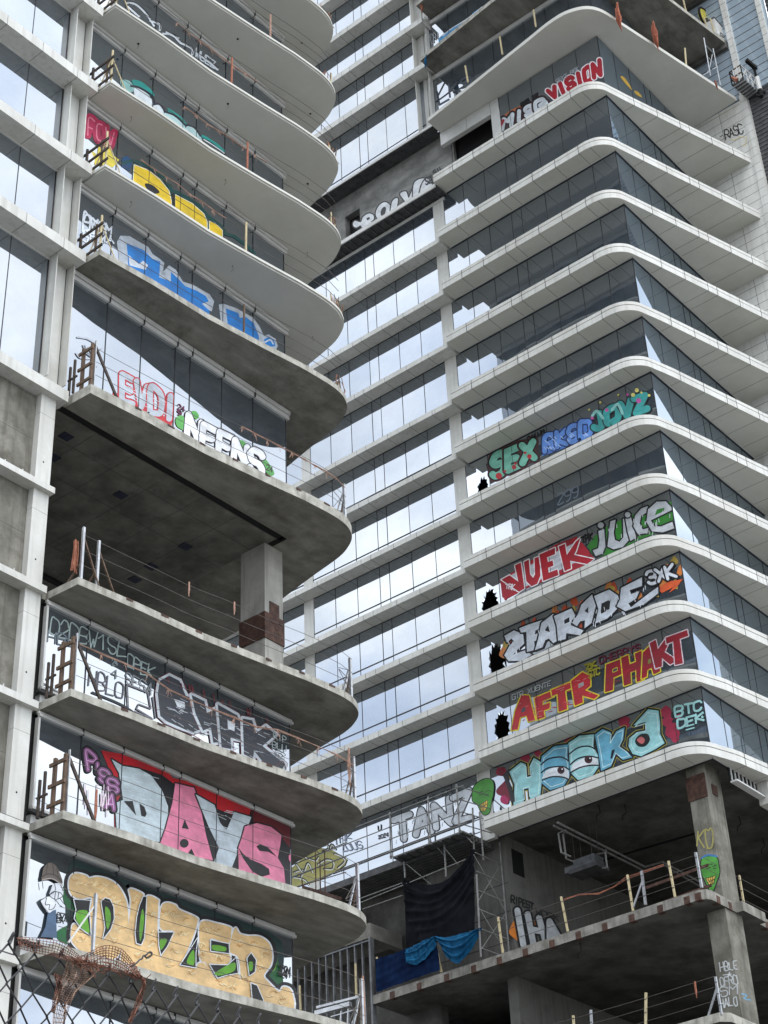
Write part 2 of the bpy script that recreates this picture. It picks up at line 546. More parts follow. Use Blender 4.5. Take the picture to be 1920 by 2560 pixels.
# left wing: banded windows with fins above, bare concrete wall below
heads = [43.74, 47.95, 52.2, 56.42, 60.72, 65.05, 69.4, 73.7, 78]
prev = 38.35
for i, h in enumerate(heads):
    mb = MB()
    ms = [20.4, 22.1, 23.78, 25.46, 27.12, 28.78]
    fbox(mb, 'L', 18, 28.80, h-0.07, h, 0.0, 0.05, 'frame')
    fbox(mb, 'L', 18, 28.80, prev, prev+0.06, 0.0, 0.06, 'frame')
    for x in ms[:-1]:
        fbox(mb, 'L', x-0.016, x+0.016, prev, h-0.07, -0.03, 0.008, 'mullion')
    fbox(mb, 'L', 28.73, 28.77, prev, h-0.07, -0.03, 0.014, 'mullion')
    wo = mb.build('window', LT)
    panes('L', [18]+ms, prev, h-0.06, 'glass').build('glass', wo)
    LWIN['w%d' % i] = wo
    f = MB()
    for x in (28.80, 29.57):
        f.prism([(x, YL+0.05), (x, YL-0.40), (x+0.035, YL-0.40), (x+0.035, YL+0.05)], prev+(0.02 if i else 0.12), h-0.005, 'panel')
    f.build('fin', LT)
    p = MB()
    fbox(p, 'L', 28.836, 29.568, prev, h-0.005, -0.05, 0.03, 'panel')
    fbox(p, 'L', 29.52, 29.555, prev, h-0.01, 0.03, 0.033, 'joint')
    p.build('wall_panel', LT)
    b = MB()
    if i < len(heads):
        fbox(b, 'L', 15, 29.74, h, h+0.46, -0.3, 0.78, 'panel')
        for x in [29.74-1.0-1.66*j for j in range(9)]:
            fbox(b, 'L', x-0.008, x+0.008, h-0.0015, h+0.4585, 0.05, 0.7815, 'joint')
        b.build('spandrel_band', LT)
    prev = h+0.46+0.02

w_ = MB()
fbox(w_, 'L', 15, 28.95, 0, 37.7, -0.35, 0.0, 'concrete_wall')
for z in (21.2, 24.9, 28.6, 32.4, 36):
    fbox(w_, 'L', 15, 28.7, z-0.006, z+0.006, -0.0, 0.002, 'joint')
w_.build('concrete_wall', LT)
zz = [(15.3, 18.75), (18.95, 22.6), (22.8, 26.42), (26.65, 30.34), (30.58, 34.02), (34.24, 37.75)]
for a, b in zz:
    p = MB()
    fbox(p, 'L', 28.76, 29.37, a, b, -0.1, 0.25, 'panel')
    zq = a+(b-a)*0.78
    fbox(p, 'L', 28.759, 29.371, zq-0.004, zq+0.004, 0.0, 0.2515, 'joint')
    p.tube([fp('L', 29.05, a+0.9, 0.248), fp('L', 29.05, a+0.9, 0.256)], 0.03, 'void', 10)
    p.build('pilaster', LT)
for z0, z1, xe, o in [(18.75, 18.95, 29.44, .45), (22.6, 22.8, 29.44, .45), (26.42, 26.65, 29.44, .45), (30.34, 30.58, 29.42, .45), (34.02, 34.24, 29.44, .45), (37.75, 38.2, 29.66, .5)]:
    p = MB()
    fbox(p, 'L', 15, xe, z0, z1, -0.2, o, 'panel')
    if z1 < 35:
        fbox(p, 'L', 15, xe-0.04, z1+0.002, z1+0.13, 0.05, 0.26, 'dark_steel')
    for x in (28.2, 27.5, 26.1):
        fbox(p, 'L', x, x+0.03, z1, z1+0.16, 0.3, 0.33, 'frame')
    p.build('ledge', LT)
for z0, z1 in zz:
    p = MB()
    fbox(p, 'L', 29.42, 29.62, z0, z1, -0.6, -0.4, 'joint')
    if z0 < 29:
        p.build('joint_cover', LT)

# building body behind the glass; open storey between 30.76 and 37.83
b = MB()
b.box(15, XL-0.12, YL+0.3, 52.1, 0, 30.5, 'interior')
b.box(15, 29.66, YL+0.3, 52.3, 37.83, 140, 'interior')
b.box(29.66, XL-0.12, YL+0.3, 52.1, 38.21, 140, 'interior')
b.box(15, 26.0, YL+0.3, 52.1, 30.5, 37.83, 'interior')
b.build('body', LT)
# open storey
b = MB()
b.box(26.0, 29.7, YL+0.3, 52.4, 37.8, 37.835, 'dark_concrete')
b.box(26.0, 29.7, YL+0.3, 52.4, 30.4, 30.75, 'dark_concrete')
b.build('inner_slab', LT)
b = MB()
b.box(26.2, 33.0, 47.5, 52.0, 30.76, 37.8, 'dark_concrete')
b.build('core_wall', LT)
b = MB()
b.box(40.24, 41.2, 37.5, 38.7, 30.76, 37.825, 'column_concrete')
col_o = b.build('column', LT)
b = MB()
b.box(40.2, 41.24, 37.46, 38.74, 33.78, 34.86, 'rust')
b.box(40.48, 40.98, 37.47, 37.505, 34.86, 35.4, 'rust')
for x, z in ((40.5, 34.0), (40.9, 34.1), (40.55, 34.5), (40.95, 34.6), (40.75, 34.3)):
    b.box(x, x+.12, 37.44, 37.47, z, z+.1, 'rust')
b.build('steel_jacket', col_o)
b = MB()
b.box(29.75, 40.5, YL-0.12, YL+0.12, 37.80, 37.828, 'void')
b.box(40.38, 40.62, YL-0.12, 37.45, 37.80, 37.827, 'void')
b.build('ceiling_channel', LT)
b = MB()
b.box(31, 39.9, 44.9, 45.15, 37.72, 37.828, 'void')
b.build('ceiling_channel', LT)
b = MB()
for x in (31.5, 33.2, 34.9, 36.6, 38.3):
    b.box(x, x+.014, YL+.2, 47, 37.8115, 37.8155, 'joint')
for y in (38.2, 39.9, 41.6, 43.3, 46):
    b.box(29.8, 40.4, y, y+.014, 37.8115, 37.8155, 'joint')
b.build('formwork_line', LT)
b = MB()
b.box(26.1, 40.35, YL+0.16, 52.0, 37.815, 37.8262, 'shaded_ceiling_concrete')  # darker sheet added under the slab, its colour stands in for interior shade
b.build('ceiling_shade_sheet', LT)
for (x, y) in ((30.7, 37.7), (31.2, 38.9), (34.3, 38.9), (38.2, 39.6), (38.3, 41.5), (38.5, 42.6)):
    b = MB()
    b.box(x, x+0.42, y, y+0.36, 37.79, 37.82, 'blue_void')
    b.build('ceiling_opening', LT)

# ============================================================ banded tower (right)
RT = thing('banded_tower', 'unfinished right tower with white bands wrapping its corner above open concrete storeys', 'tower', (66, 40, 0))
HD = [77.43, 72.72, 68.56, 64.79, 61.12, 57.34, 53.94, 50.46, 47.14, 43.82, 40.45, 37.07, 33.7]
PY = [31.0, 32.44, 34.0, 35.5, 37.07, 37.72, 39.2, 40.68, 42.09]
JY = [31.79, 32.49, 33.97, 35.44, 36.91, 37.56, 39.04, 40.48]
FX = [60.0, 61.55, 63.1, 64.65, 65.3, 66.85, 68.3, 69.6]
def band_edge(k):
    e = 27.62+0.13*k
    cr = catmull([(58.85, 32.6), (58.85, 32.0), (59.02, 31.4), (59.5, 30.9), (60.2, 30.66), (61.1, 30.4), (61.6, 30.4-.5*(30.4-e)/8.52)], k=5)
    return [(58.85, 41.84)]+cr+[(69.62, e)]
def off(poly, d):
    res = []
    n = len(poly)
    for i, p in enumerate(poly):
        a, b = Vector(poly[max(i-1, 0)]), Vector(poly[min(i+1, n-1)])
        t = (b-a).normalized()
        res.append((p[0]-t.y*d, p[1]+t.x*d))
    return res
BAND = {}
for k, h in enumerate(HD):
    if k == 0:
        continue
    mb = MB()
    z0 = h+0.02
    e = band_edge(k)
    inn = [(69.62, 33), (62.5, 33), (62.5, 41.84)] if k < 12 else [(69.62, 31.03), (60.0, 31.03), (60.0, 41.84)]
    mb.prism(e+inn, z0, z0+0.33, 'panel', 'panel', 'soffit')
    mb.prism(off(e, 0.05)+inn, z0+0.33, z0+0.368, 'joint')
    mb.prism(e+inn, z0+0.368, z0+0.56, 'panel')
    # joints on face and soffit
    for y in JY:
        if y < 32.2:
            continue
        mb.box(58.845, 58.87, y-0.017, y+0.017, z0-0.0015, z0+0.5615, 'joint')
        mb.box(58.87, 60.0, y-0.011, y+0.011, z0-0.0015, z0+0.02, 'joint')
    mb.box(58.9, 60.0, 31.8, 31.82, z0-0.0015, z0+0.02, 'joint')
    pts = e[1:]
    for (x, yy) in [(61.6, 0), (63.15, 0), (64.7, 0), (65.35, 0), (66.9, 0), (68.4, 0)]:
        for a, b2 in zip(pts, pts[1:]):
            if a[0] <= x <= b2[0]:
                ye = a[1]+(b2[1]-a[1])*(x-a[0])/(b2[0]-a[0])
                mb.box(x-0.014, x+0.014, ye-0.008, ye+0.03, z0-0.0015, z0+0.5615, 'joint')
                mb.box(x-0.011, x+0.011, ye+0.03, YC, z0-0.0015, z0+0.02, 'joint')
                break
    # dark reveal between the soffit and the window head
    fbox(mb, 'R', YC-0.05, 41.84, z0-0.05, z0-0.003, -0.05, 0.05, 'mullion')
    fbox(mb, 'F', 60.05, 69.6, z0-0.05, z0-0.003, -0.05, 0.05, 'mullion')
    fbox(mb, 'R', YC-0.08, 41.84, z0-0.03, z0-0.003, 0.05, 0.11, 'frame')
    fbox(mb, 'F', 59.89, 69.6, z0-0.03, z0-0.003, 0.05, 0.11, 'frame')
    BAND[k] = mb.build('spandrel_band', RT)

# corner windows between the bands
def jag(cx, cz, rx, rz, n=30, seed=1):
    rr = random.Random(seed)
    return [(cx+rx*math.cos(t)*(rr.uniform(.62, .82) if i % 2 else rr.uniform(.84, 1.02)), cz+rz*math.sin(t)*(rr.uniform(.66, .85) if i % 2 else rr.uniform(.86, 1.02))) for i, t in enumerate([2*math.pi*i/n for i in range(n)])]
RWIN = {}
for k in range(0, 12):
    zb, zt = HD[k+1]+0.45, HD[k]-0.02
    holes = {}
    if k == 6:
        holes = {7: jag(41.12, zb+1.05, .40, .92, 26, seed=3)}
    if k == 8 and False:
        holes = {}
    if k == 8:
        holes = {7: jag(41.28, zb+1.12, .56, 1.02, 30, seed=5)}
    if k == 9:
        holes = {7: jag(41.22, zb+1.3, .54, 1.22, 32, seed=8)}
    if k == 10:
        holes = {7: jag(41.24, zb+1.2, .5, 1.08, 30, seed=13)}
    ed = PY[:-1] if k == 0 else PY
    ed = ed[:6] if k == 0 else ed
    mb = MB()
    for y in ed[1:]:
        fbox(mb, 'R', y-0.013, y+0.013, zb, zt, -0.03, 0.014, 'mullion')
    mb.box(59.985, 60.02, YC-0.015, YC+0.02, zb, zt, 'mullion')
    for x in FX[1:-1]:
        fbox(mb, 'F', x-0.013, x+0.013, zb, zt, -0.03, 0.014, 'mullion')
    fbox(mb, 'R', YC-0.015, ed[-1], zb-0.03, zb+0.012, -0.03, 0.008, 'mullion')
    fbox(mb, 'F', 59.985, 69.6, zb-0.03, zb+0.012, -0.03, 0.008, 'mullion')
    mb.prism([(59.97, 30.95), (61.4, 30.95), (61.2, 30.6), (60.0, 30.75), (59.8, 30.9)], HD[k+1]+0.585, HD[k+1]+0.62, 'frame')
    wo = mb.build('window', RT)
    gm = panes('R', ed, zb, zt, 'glass', holes)
    gf = panes('F', FX, zb, zt, 'glass_blue')
    for f in gf.f:
        gm.face([gf.v[i] for i in f], 'glass_blue')
    gm.build('glass', wo)
    for i in holes:
        sh = MB()
        rr_ = random.Random(k)
        for a_, b_ in list(zip(holes[i], holes[i][1:]+holes[i][:1]))[::2]:
            cx_ = sum(q[0] for q in holes[i])/len(holes[i]); cz_ = sum(q[1] for q in holes[i])/len(holes[i])
            f = rr_.uniform(.7, .9)
            tip = (cx_+(a_[0]-cx_)*f, cz_+(a_[1]-cz_)*f)
            o1, o2, o3 = 0.004, 0.006, rr_.uniform(-.05, .05)
            sh.face([fp('R', a_[0], a_[1], o1), fp('R', b_[0], b_[1], o2), fp('R', tip[0], tip[1], o3)], 'glass')
        sh.build('glass_shard', wo)
    RWIN[k] = wo

# left bay of the banded tower
LB = [42.83, 44.31, 45.81, 47.29, 47.93, 49.42, 50.92, 52.42]
LB2 = [53.07, 54.6, 56.1, 57.6, 59.1]
lheads = [(h, False) for h in HD[2:12]]
def left_row(zt, zb, tr):
    mb = MB()
    for ed in (LB, LB2):
        for y in ed[1:-1]:
            fbox(mb, 'R', y-0.013, y+0.013, zb, zt, -0.03, 0.014, 'mullion')
        fbox(mb, 'R', ed[0], ed[-1], zt-0.03, zt, -0.03, 0.02, 'mullion')
        if tr:
            fbox(mb, 'R', ed[0], ed[-1], tr-0.028, tr+0.028, -0.03, 0.02, 'mullion')
    wo = mb.build('window', RT)
    gm = panes('R', LB, zb, zt, 'glass')
    g2 = panes('R', LB2, zb, zt, 'glass')
    for f in g2.f:
        gm.face([g2.v[i] for i in f], 'glass')
    gm.build('glass', wo)
    return wo
def left_band(z0, h=0.30, y0=42.0, y1=60.0, x=59.17):
    mb = MB()
    mb.box(x, 60.3, y0, y1, z0, z0+h, 'panel')
    y = 43.3
    while y < y1:
        mb.box(x-0.0015, x+0.02, y-0.01, y+0.01, z0-0.0015, z0+h+0.0015, 'joint')
        mb.box(x+0.02, 60, y-0.01, y+0.01, z0-0.0015, z0+0.02, 'joint')
        y += 1.5 if abs(y-47.8) > 0.2 else 0.64
    return mb.build('spandrel_band', RT)
LWR = {}
for k in range(2, 12):
    zt = HD[k]
    zb = HD[k+1]+0.28
    LWR[k] = left_row(zt, zb, HD[k+1]+1.27-0.03*(11-k) if k > 4 else HD[k+1]+0.62)
    if k > 2:
        left_band(zt)
    if k == 11:
        pass
LWR[1] = left_row(72.36, HD[2]+0.28, HD[2]+0.62)
left_band(HD[2])
for zt, zb in ((82.6, 78.35), (86.5, 83.0), (90.2, 86.9), (94.2, 90.6))+tuple((98.2+4*i, 94.6+4*i) for i in range(16)):
    LWR[zt] = left_row(zt, zb, 78.95 if zb < 80 else None)
    left_band(zt+0.02, 0.42)
# pillars
for y0, y1 in ((YP0, YP1), (52.42, 53.07)):
    p = MB()
    z = 33.75
    for h in list(reversed(HD[2:12])):
        fbox(p, 'R', y0, y1, z, h-0.008, -0.2, 0.035, 'panel')
        z = h+0.32
    fbox(p, 'R', y0, y1, 69.0, 72.33, -0.2, 0.035, 'panel')
    p.build('pilaster', RT)
p = MB()
for z0, z1 in ((78.35, 82.6), (83.03, 86.5), (86.95, 90.2), (90.65, 94.2)):
    for y in (43.12, 42.12):
        p.box(59.62, 60.2, y, y+0.05, z0, z1, 'panel')
    p.box(60.0, 60.2, 42.17, 43.12, z0, z1, 'panel')
    p.box(59.985, 60.0, 42.55, 42.57, z0, z1, 'joint')
p.build('fin', RT)
# steel deck and raw concrete wall of the unclad storey
d = MB()
d.box(59.12, 62, 41.86, 60, 72.66, 72.78, 'dark_steel')
d.box(59.05, 59.12, 41.9, 60, 72.60, 72.86, 'frame')
y = 41.8
while y < 60:
    d.box(59.15, 60.2, y, y+0.035, 72.57, 72.66, 'deck')
    y += 0.5
d.box(59.95, 60.2, 42.0, 60, 72.34, 72.56, 'frame')
d.build('steel_deck', RT)
c = MB()
c.box(60.75, 61.2, 41.7, 48.75, 72.7, 78.2, 'grey_wall')
c.box(60.75, 61.2, 49.9, 60, 72.7, 78.2, 'grey_wall')
c.box(60.75, 61.2, 48.75, 49.9, 76.6, 78.2, 'grey_wall')
c.box(60.75, 64, 41.6, 41.75, 72.7, 77.4, 'grey_wall')
CW_O = c.build('concrete_wall', RT, 'raw grey concrete wall with tags')
c = MB()
c.box(59.75, 61.2, 42.1, 60, 78.2, 78.34, 'dark_steel')
c.box(59.7, 59.76, 42.1, 60, 78.18, 78.36, 'frame')
c.build('sill_channel', RT)
q = MB()
q.box(61.0, 66, 37.0, 41.6, 73.3, 77.46, 'void')  # black box added behind the opening, stands in for the shade inside
q.build('body', RT)
# header over the open window beside the top corner window
h = MB()
fbox(h, 'R', 37.75, 41.9, 76.5, 77.45, -0.2, 0.06, 'frame')
fbox(h, 'R', 37.72, 38.3, 73.2, 76.5, -0.2, 0.06, 'frame')
for y in (38.3, 40.0):
    fbox(h, 'R', y, y+0.02, 76.5, 77.44, 0.06, 0.062, 'joint')
h.build('window_header', RT)

# top slabs
s = MB()
tl = [(58.73, 41.84)]+catmull([(57.75, 33.6), (57.62, 32.5), (57.66, 31.4), (58.1, 30.4), (58.9, 29.86), (60.3, 29.56)], k=5)+[(63.3, 28.93), (69.35, 27.68)]
inn = [(69.62, 33), (63, 33), (63, 41.84)]
s.prism(tl+inn, 77.47, 77.72, 'stucco', 'concrete', 'stucco')
s.build('balcony_slab', RT, 'white painted slab rounding the corner below the bare storeys')
UP = []
for z0 in [82.45, 87.3]+[92.2+4.6*i for i in range(14)]:
    s = MB()
    ol = [(58.55, 41.9), (57.95, 36.2), (57.7, 32.0), (57.9, 30.6), (58.8, 29.6), (60.2, 29.15), (65.5, 28.32), (69.5, 27.68)]
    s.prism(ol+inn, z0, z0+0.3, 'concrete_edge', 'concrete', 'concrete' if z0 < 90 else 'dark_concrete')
    s.box(69.5, 70.05, 27.66, 32, z0-0.35, z0+0.3, 'dark_concrete')
    UP.append(s.build('floor_slab', RT, 'rough bare concrete floor slab near the top'))
for z0, z1 in [(77.75, 82.4), (82.8, 87.2), (87.65, 92.1)]+[(92.55+4.6*i, 96.7+4.6*i) for i in range(13)]:
    mb = MB()
    ed = [31.0, 32.44, 34.0, 35.5, 37.07, 37.72, 39.2, 40.68, 42.1]
    for y in ed:
        fbox(mb, 'R', y-0.013, y+0.013, z0, z1, -0.03, 0.014, 'mullion')
    fbox(mb, 'R', ed[0]-.013, ed[-1]+.013, z1-0.3, z1, -0.02, 0.1, 'frame')
    wo = mb.build('window', RT)
    gm = panes('R', ed, z0, z1-0.25, 'glass')
    if z0 < 80:
        g3 = panes('F', [60.0, 61.55, 63.1, 64.65, 66.1], z0, z1-0.25, 'glass')
        for f in g3.f:
            gm.face([g3.v[i] for i in f], 'glass')
    gm.build('glass', wo)
    RWIN[-1 if z0 < 80 else -2 if z0 < 83 else -3] = wo
# white end wall
e = MB()
e.box(69.6, 70.1, 27.62, 33, 28, 77.6, 'panel')
e.box(69.55, 70.05, 27.18, 27.6, 28, 77.9, 'panel')
z = 29.0
while z < 77.5:
    e.box(69.598, 69.61, 27.62, 31, z-0.012, z+0.012, 'joint')
    e.box(69.548, 69.56, 27.18, 27.6, z-0.009, z+0.009, 'joint')
    z += 0.62
e.box(69.597, 69.61, 29.0, 29.02, 28, 77.6, 'joint')
e.build('end_wall', RT, 'white panelled end wall')
e = MB()
e.box(69.75, 70.3, 27.2, 33, 77.9, 105, 'blue_panel')
e.box(69.75, 70.02, 25.0, 27.2, 77.9, 105, 'blue_panel')
z = 78.3
while z < 105:
    e.box(69.74, 69.76, 25.42, 33, z-0.02, z+0.02, 'joint')
    z += 0.62
for y0, y1 in ((27.19, 27.55), (25.1, 25.42)):
    e.box(69.6, 70.2, y0, y1, 77.95, 105, 'panel')
    z = 78.3
    while z < 105:
        e.box(69.597, 69.61, y0, y1, z-0.01, z+0.01, 'joint')
        z += 0.62
q = MB()
q.box(69.9, 70.02, 25.0, 27.18, 70, 77.85, 'dark_steel')
z = 70.1
while z < 77.8:
    q.box(69.86, 69.9, 25.0, 27.18, z, z+.05, 'deck'); z += .3
q.build('louvre', RT)
e.build('film_wall', RT, 'pale blue panelled wall with thin dark joints')
# bodies
b = MB()
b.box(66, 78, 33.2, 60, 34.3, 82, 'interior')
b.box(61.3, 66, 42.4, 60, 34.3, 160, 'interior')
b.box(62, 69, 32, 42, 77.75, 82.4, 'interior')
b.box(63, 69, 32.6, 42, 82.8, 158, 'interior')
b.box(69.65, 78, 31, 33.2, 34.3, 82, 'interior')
b.build('body', RT)

# ---- open storeys at the foot of the banded tower
LSLAB = [(58.85, 48.5), (58.85, 31.9), (59.0, 31.65), (59.2, 31.55), (61.1, 31.55), (61.1, 31.25), (62.9, 31.25), (62.9, 31.55), (80, 31.55), (80, 48.5)]
s = MB()
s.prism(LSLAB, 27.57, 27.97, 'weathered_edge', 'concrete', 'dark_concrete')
LOW = s.build('floor_slab', RT, 'long concrete floor slab with rusty steel embeds, open below')
for y in (47.4, 45.9, 44.4, 42.95, 41.6, 40.26, 38.91, 37.6, 36.31, 35.02, 33.68, 32.45, 31.95):
    p = MB()
    p.box(58.835, 59.1, y-0.13, y+0.13, 27.555, 27.86, 'rust')
    p.build('embed_plate', LOW)
for x in (59.6, 60.5, 63.4, 64.9, 66.4):
    p = MB()
    p.box(x, x+0.25, 31.535, 31.8, 27.555, 27.86, 'rust')
    p.build('embed_plate', LOW)
s = MB()
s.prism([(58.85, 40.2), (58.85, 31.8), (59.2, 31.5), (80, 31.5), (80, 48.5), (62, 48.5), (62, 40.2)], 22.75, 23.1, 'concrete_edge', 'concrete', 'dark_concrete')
s.build('floor_slab', RT, 'lowest concrete floor slab seen at the bottom edge')
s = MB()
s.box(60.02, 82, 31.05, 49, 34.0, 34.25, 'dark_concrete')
for x in (64, 68, 72):
    s.box(x, x+0.012, 31.1, 42, 33.996, 34.01, 'joint')
for y in (33, 35.4, 37.8, 40.2):
    s.box(60.1, 78, y, y+0.012, 33.996, 34.01, 'joint')
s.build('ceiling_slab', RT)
for z0, z1 in ((27.97, 34.0), (23.1, 27.57), (0, 22.75)):
    s = MB()
    s.box(60.3, 61.6, 31.62, 32.45, z0, z1, 'concrete_wall')
    COLR = s.build('column', RT, 'bare concrete corner column')
    if z0 == 27.97:
        COLU = COLR
        q = MB()
        q.box(60.25, 60.32, 31.6, 32.5, 32.35, 33.4, 'rust')
        q.box(60.75, 61.15, 31.58, 31.63, 32.6, 33.05, 'rust')
        q.build('embed_plate', COLR)
    if z0 == 23.1:
        COLD = COLR
s = MB()
s.box(60.6, 80, 42.0, 42.5, 23.1, 34.0, 'shaded_core_concrete')
s.box(60.6, 61.1, 42.5, 46.5, 27.97, 34.0, 'shaded_core_concrete')
s.box(61.1, 61.6, 46.5, 60, 23, 33.9, 'dark_concrete')
for z in (29.2, 30.5, 31.8):
    s.box(60.592, 60.61, 42.02, 46.5, z-0.02, z+0.02, 'joint')
s.box(61.0, 61.85, 41.985, 42.02, 32.35, 33.5, 'void')
COREW = s.build('core_wall', RT, 'board marked concrete core wall')
s = MB()
s.box(63, 80, 47, 60, 0, 34, 'interior')
s.box(79, 80, 31.6, 60, 0, 34.0, 'interior')
s.box(60.4, 62.4, 40.3, 60, 0, 22.7, 'dark_concrete')
s.build('body', RT)
# concrete beam above the studs
s = MB()
s.box(58.85, 60.6, 48.5, 60, 30.62, 31.3, 'concrete')
s.box(60.6, 67, 48.5, 48.85, 30.62, 31.3, 'concrete')
s.build('beam', RT)
# corrugated deck under the left bay
d = MB()
d.box(58.95, 61.3, 42.6, 60, 33.62, 33.74, 'deck')
d.box(58.9, 58.96, 42.6, 60, 33.48, 33.8, 'dark_steel')
x = 59.0
while x < 61.2:
    d.box(x, x+0.11, 42.6, 60, 33.5, 33.62, 'deck')
    x += 0.24
d.build('steel_deck', RT)
for q in ((1470, 365, 1475, 400), (440, 1180, 447, 1290), (560, 290, 600, 330), (730, 290, 725, 312), (1625, 510, 1640, 560)):
    a, b2 = at(1280+q[0]*.38577, 1900+q[1]*.38577, 'z', 33.98 if q[1] < 1000 else 27.55), None
    m = MB()
    m.tube([a, (a.x+.03, a.y-.02, a.z-.35), (a.x-.08, a.y+.12, a.z-.5), (a.x+.05, a.y+.2, a.z-.62)], .022, 'void', 5)
    m.build('hanging_wire', RT)
# louvre strip on the right of the corner column
s = MB()
for x in [61.2+0.32*i for i in range(7)]:
    s.box(x, x+0.035, 30.84, 30.89, 33.05, 33.68, 'frame')
s.box(61.1, 63.4, 30.58, 30.9, 32.98, 33.05, 'frame')
s.box(61.1, 63.4, 30.9, 30.95, 33.05, 33.7, 'void')
s.box(63.4, 75, 30.4, 30.9, 32.7, 33.7, 'panel')
s.build('louvre', RT)
# ============================================================ graffiti
PM = {}
def paint(c, name='spray_paint'):
    if c in PM:
        return PM[c]
    l = s2l(c)
    m = noise_mat(name, tuple(x*0.68+0.008 for x in l), tuple(min(0.85, x*1.02+0.004) for x in l), 1.6, 0.5, detail=9, stretch=(1, 1, 2.2), lo=0.3, hi=0.6, spec=0.25, c3=tuple(x*0.55+0.02 for x in l), scale3=0.9)
    PM[c] = m
    return m

GLY = {'A': '00 26 40|12 32', 'B': '00 06 36 45 44 33 03|33 42 41 30 00', 'C': '45 36 16 05 01 10 30 41', 'D': '00 06 26 45 41 20 00',
       'E': '46 06 00 40|03 33', 'F': '46 06 00|03 33', 'G': '45 36 16 05 01 10 30 41 43 23', 'H': '00 06|40 46|03 43', 'I': '20 26',
       'J': '36 31 20 10 01', 'K': '00 06|46 03 40', 'L': '06 00 40', 'M': '00 06 23 46 40', 'N': '00 06 40 46',
       'O': '10 01 05 16 36 45 41 30 10', 'P': '00 06 36 45 44 33 03', 'Q': '10 01 05 16 36 45 41 30 10|22 40', 'R': '00 06 36 45 44 33 03|23 40',
       'S': '45 36 16 05 04 13 33 42 41 30 10 01', 'T': '06 46|26 20', 'U': '06 01 10 30 41 46', 'V': '06 20 46', 'W': '06 10 23 30 46',
       'X': '00 46|06 40', 'Y': '06 23 46|23 20', 'Z': '06 46 00 40', '0': '10 01 05 16 36 45 41 30 10', '2': '05 16 36 45 44 00 40',
       '3': '05 16 36 45 44 33 13|33 42 41 30 10 01', '4': '30 36 02 42', '9': '43 13 04 05 16 36 45 42 30 10', '1': '04 26 20', '8': '13 04 05 16 36 45 44 33 13 02 01 10 30 41 42 33',
       '+': '23 25|14 34', '.': '20 21', '-': '13 33', ' ': '', '5': '46 06 03 33 42 41 30 10 01'}
ROUND = set('BCDGOPQRSJU02398')

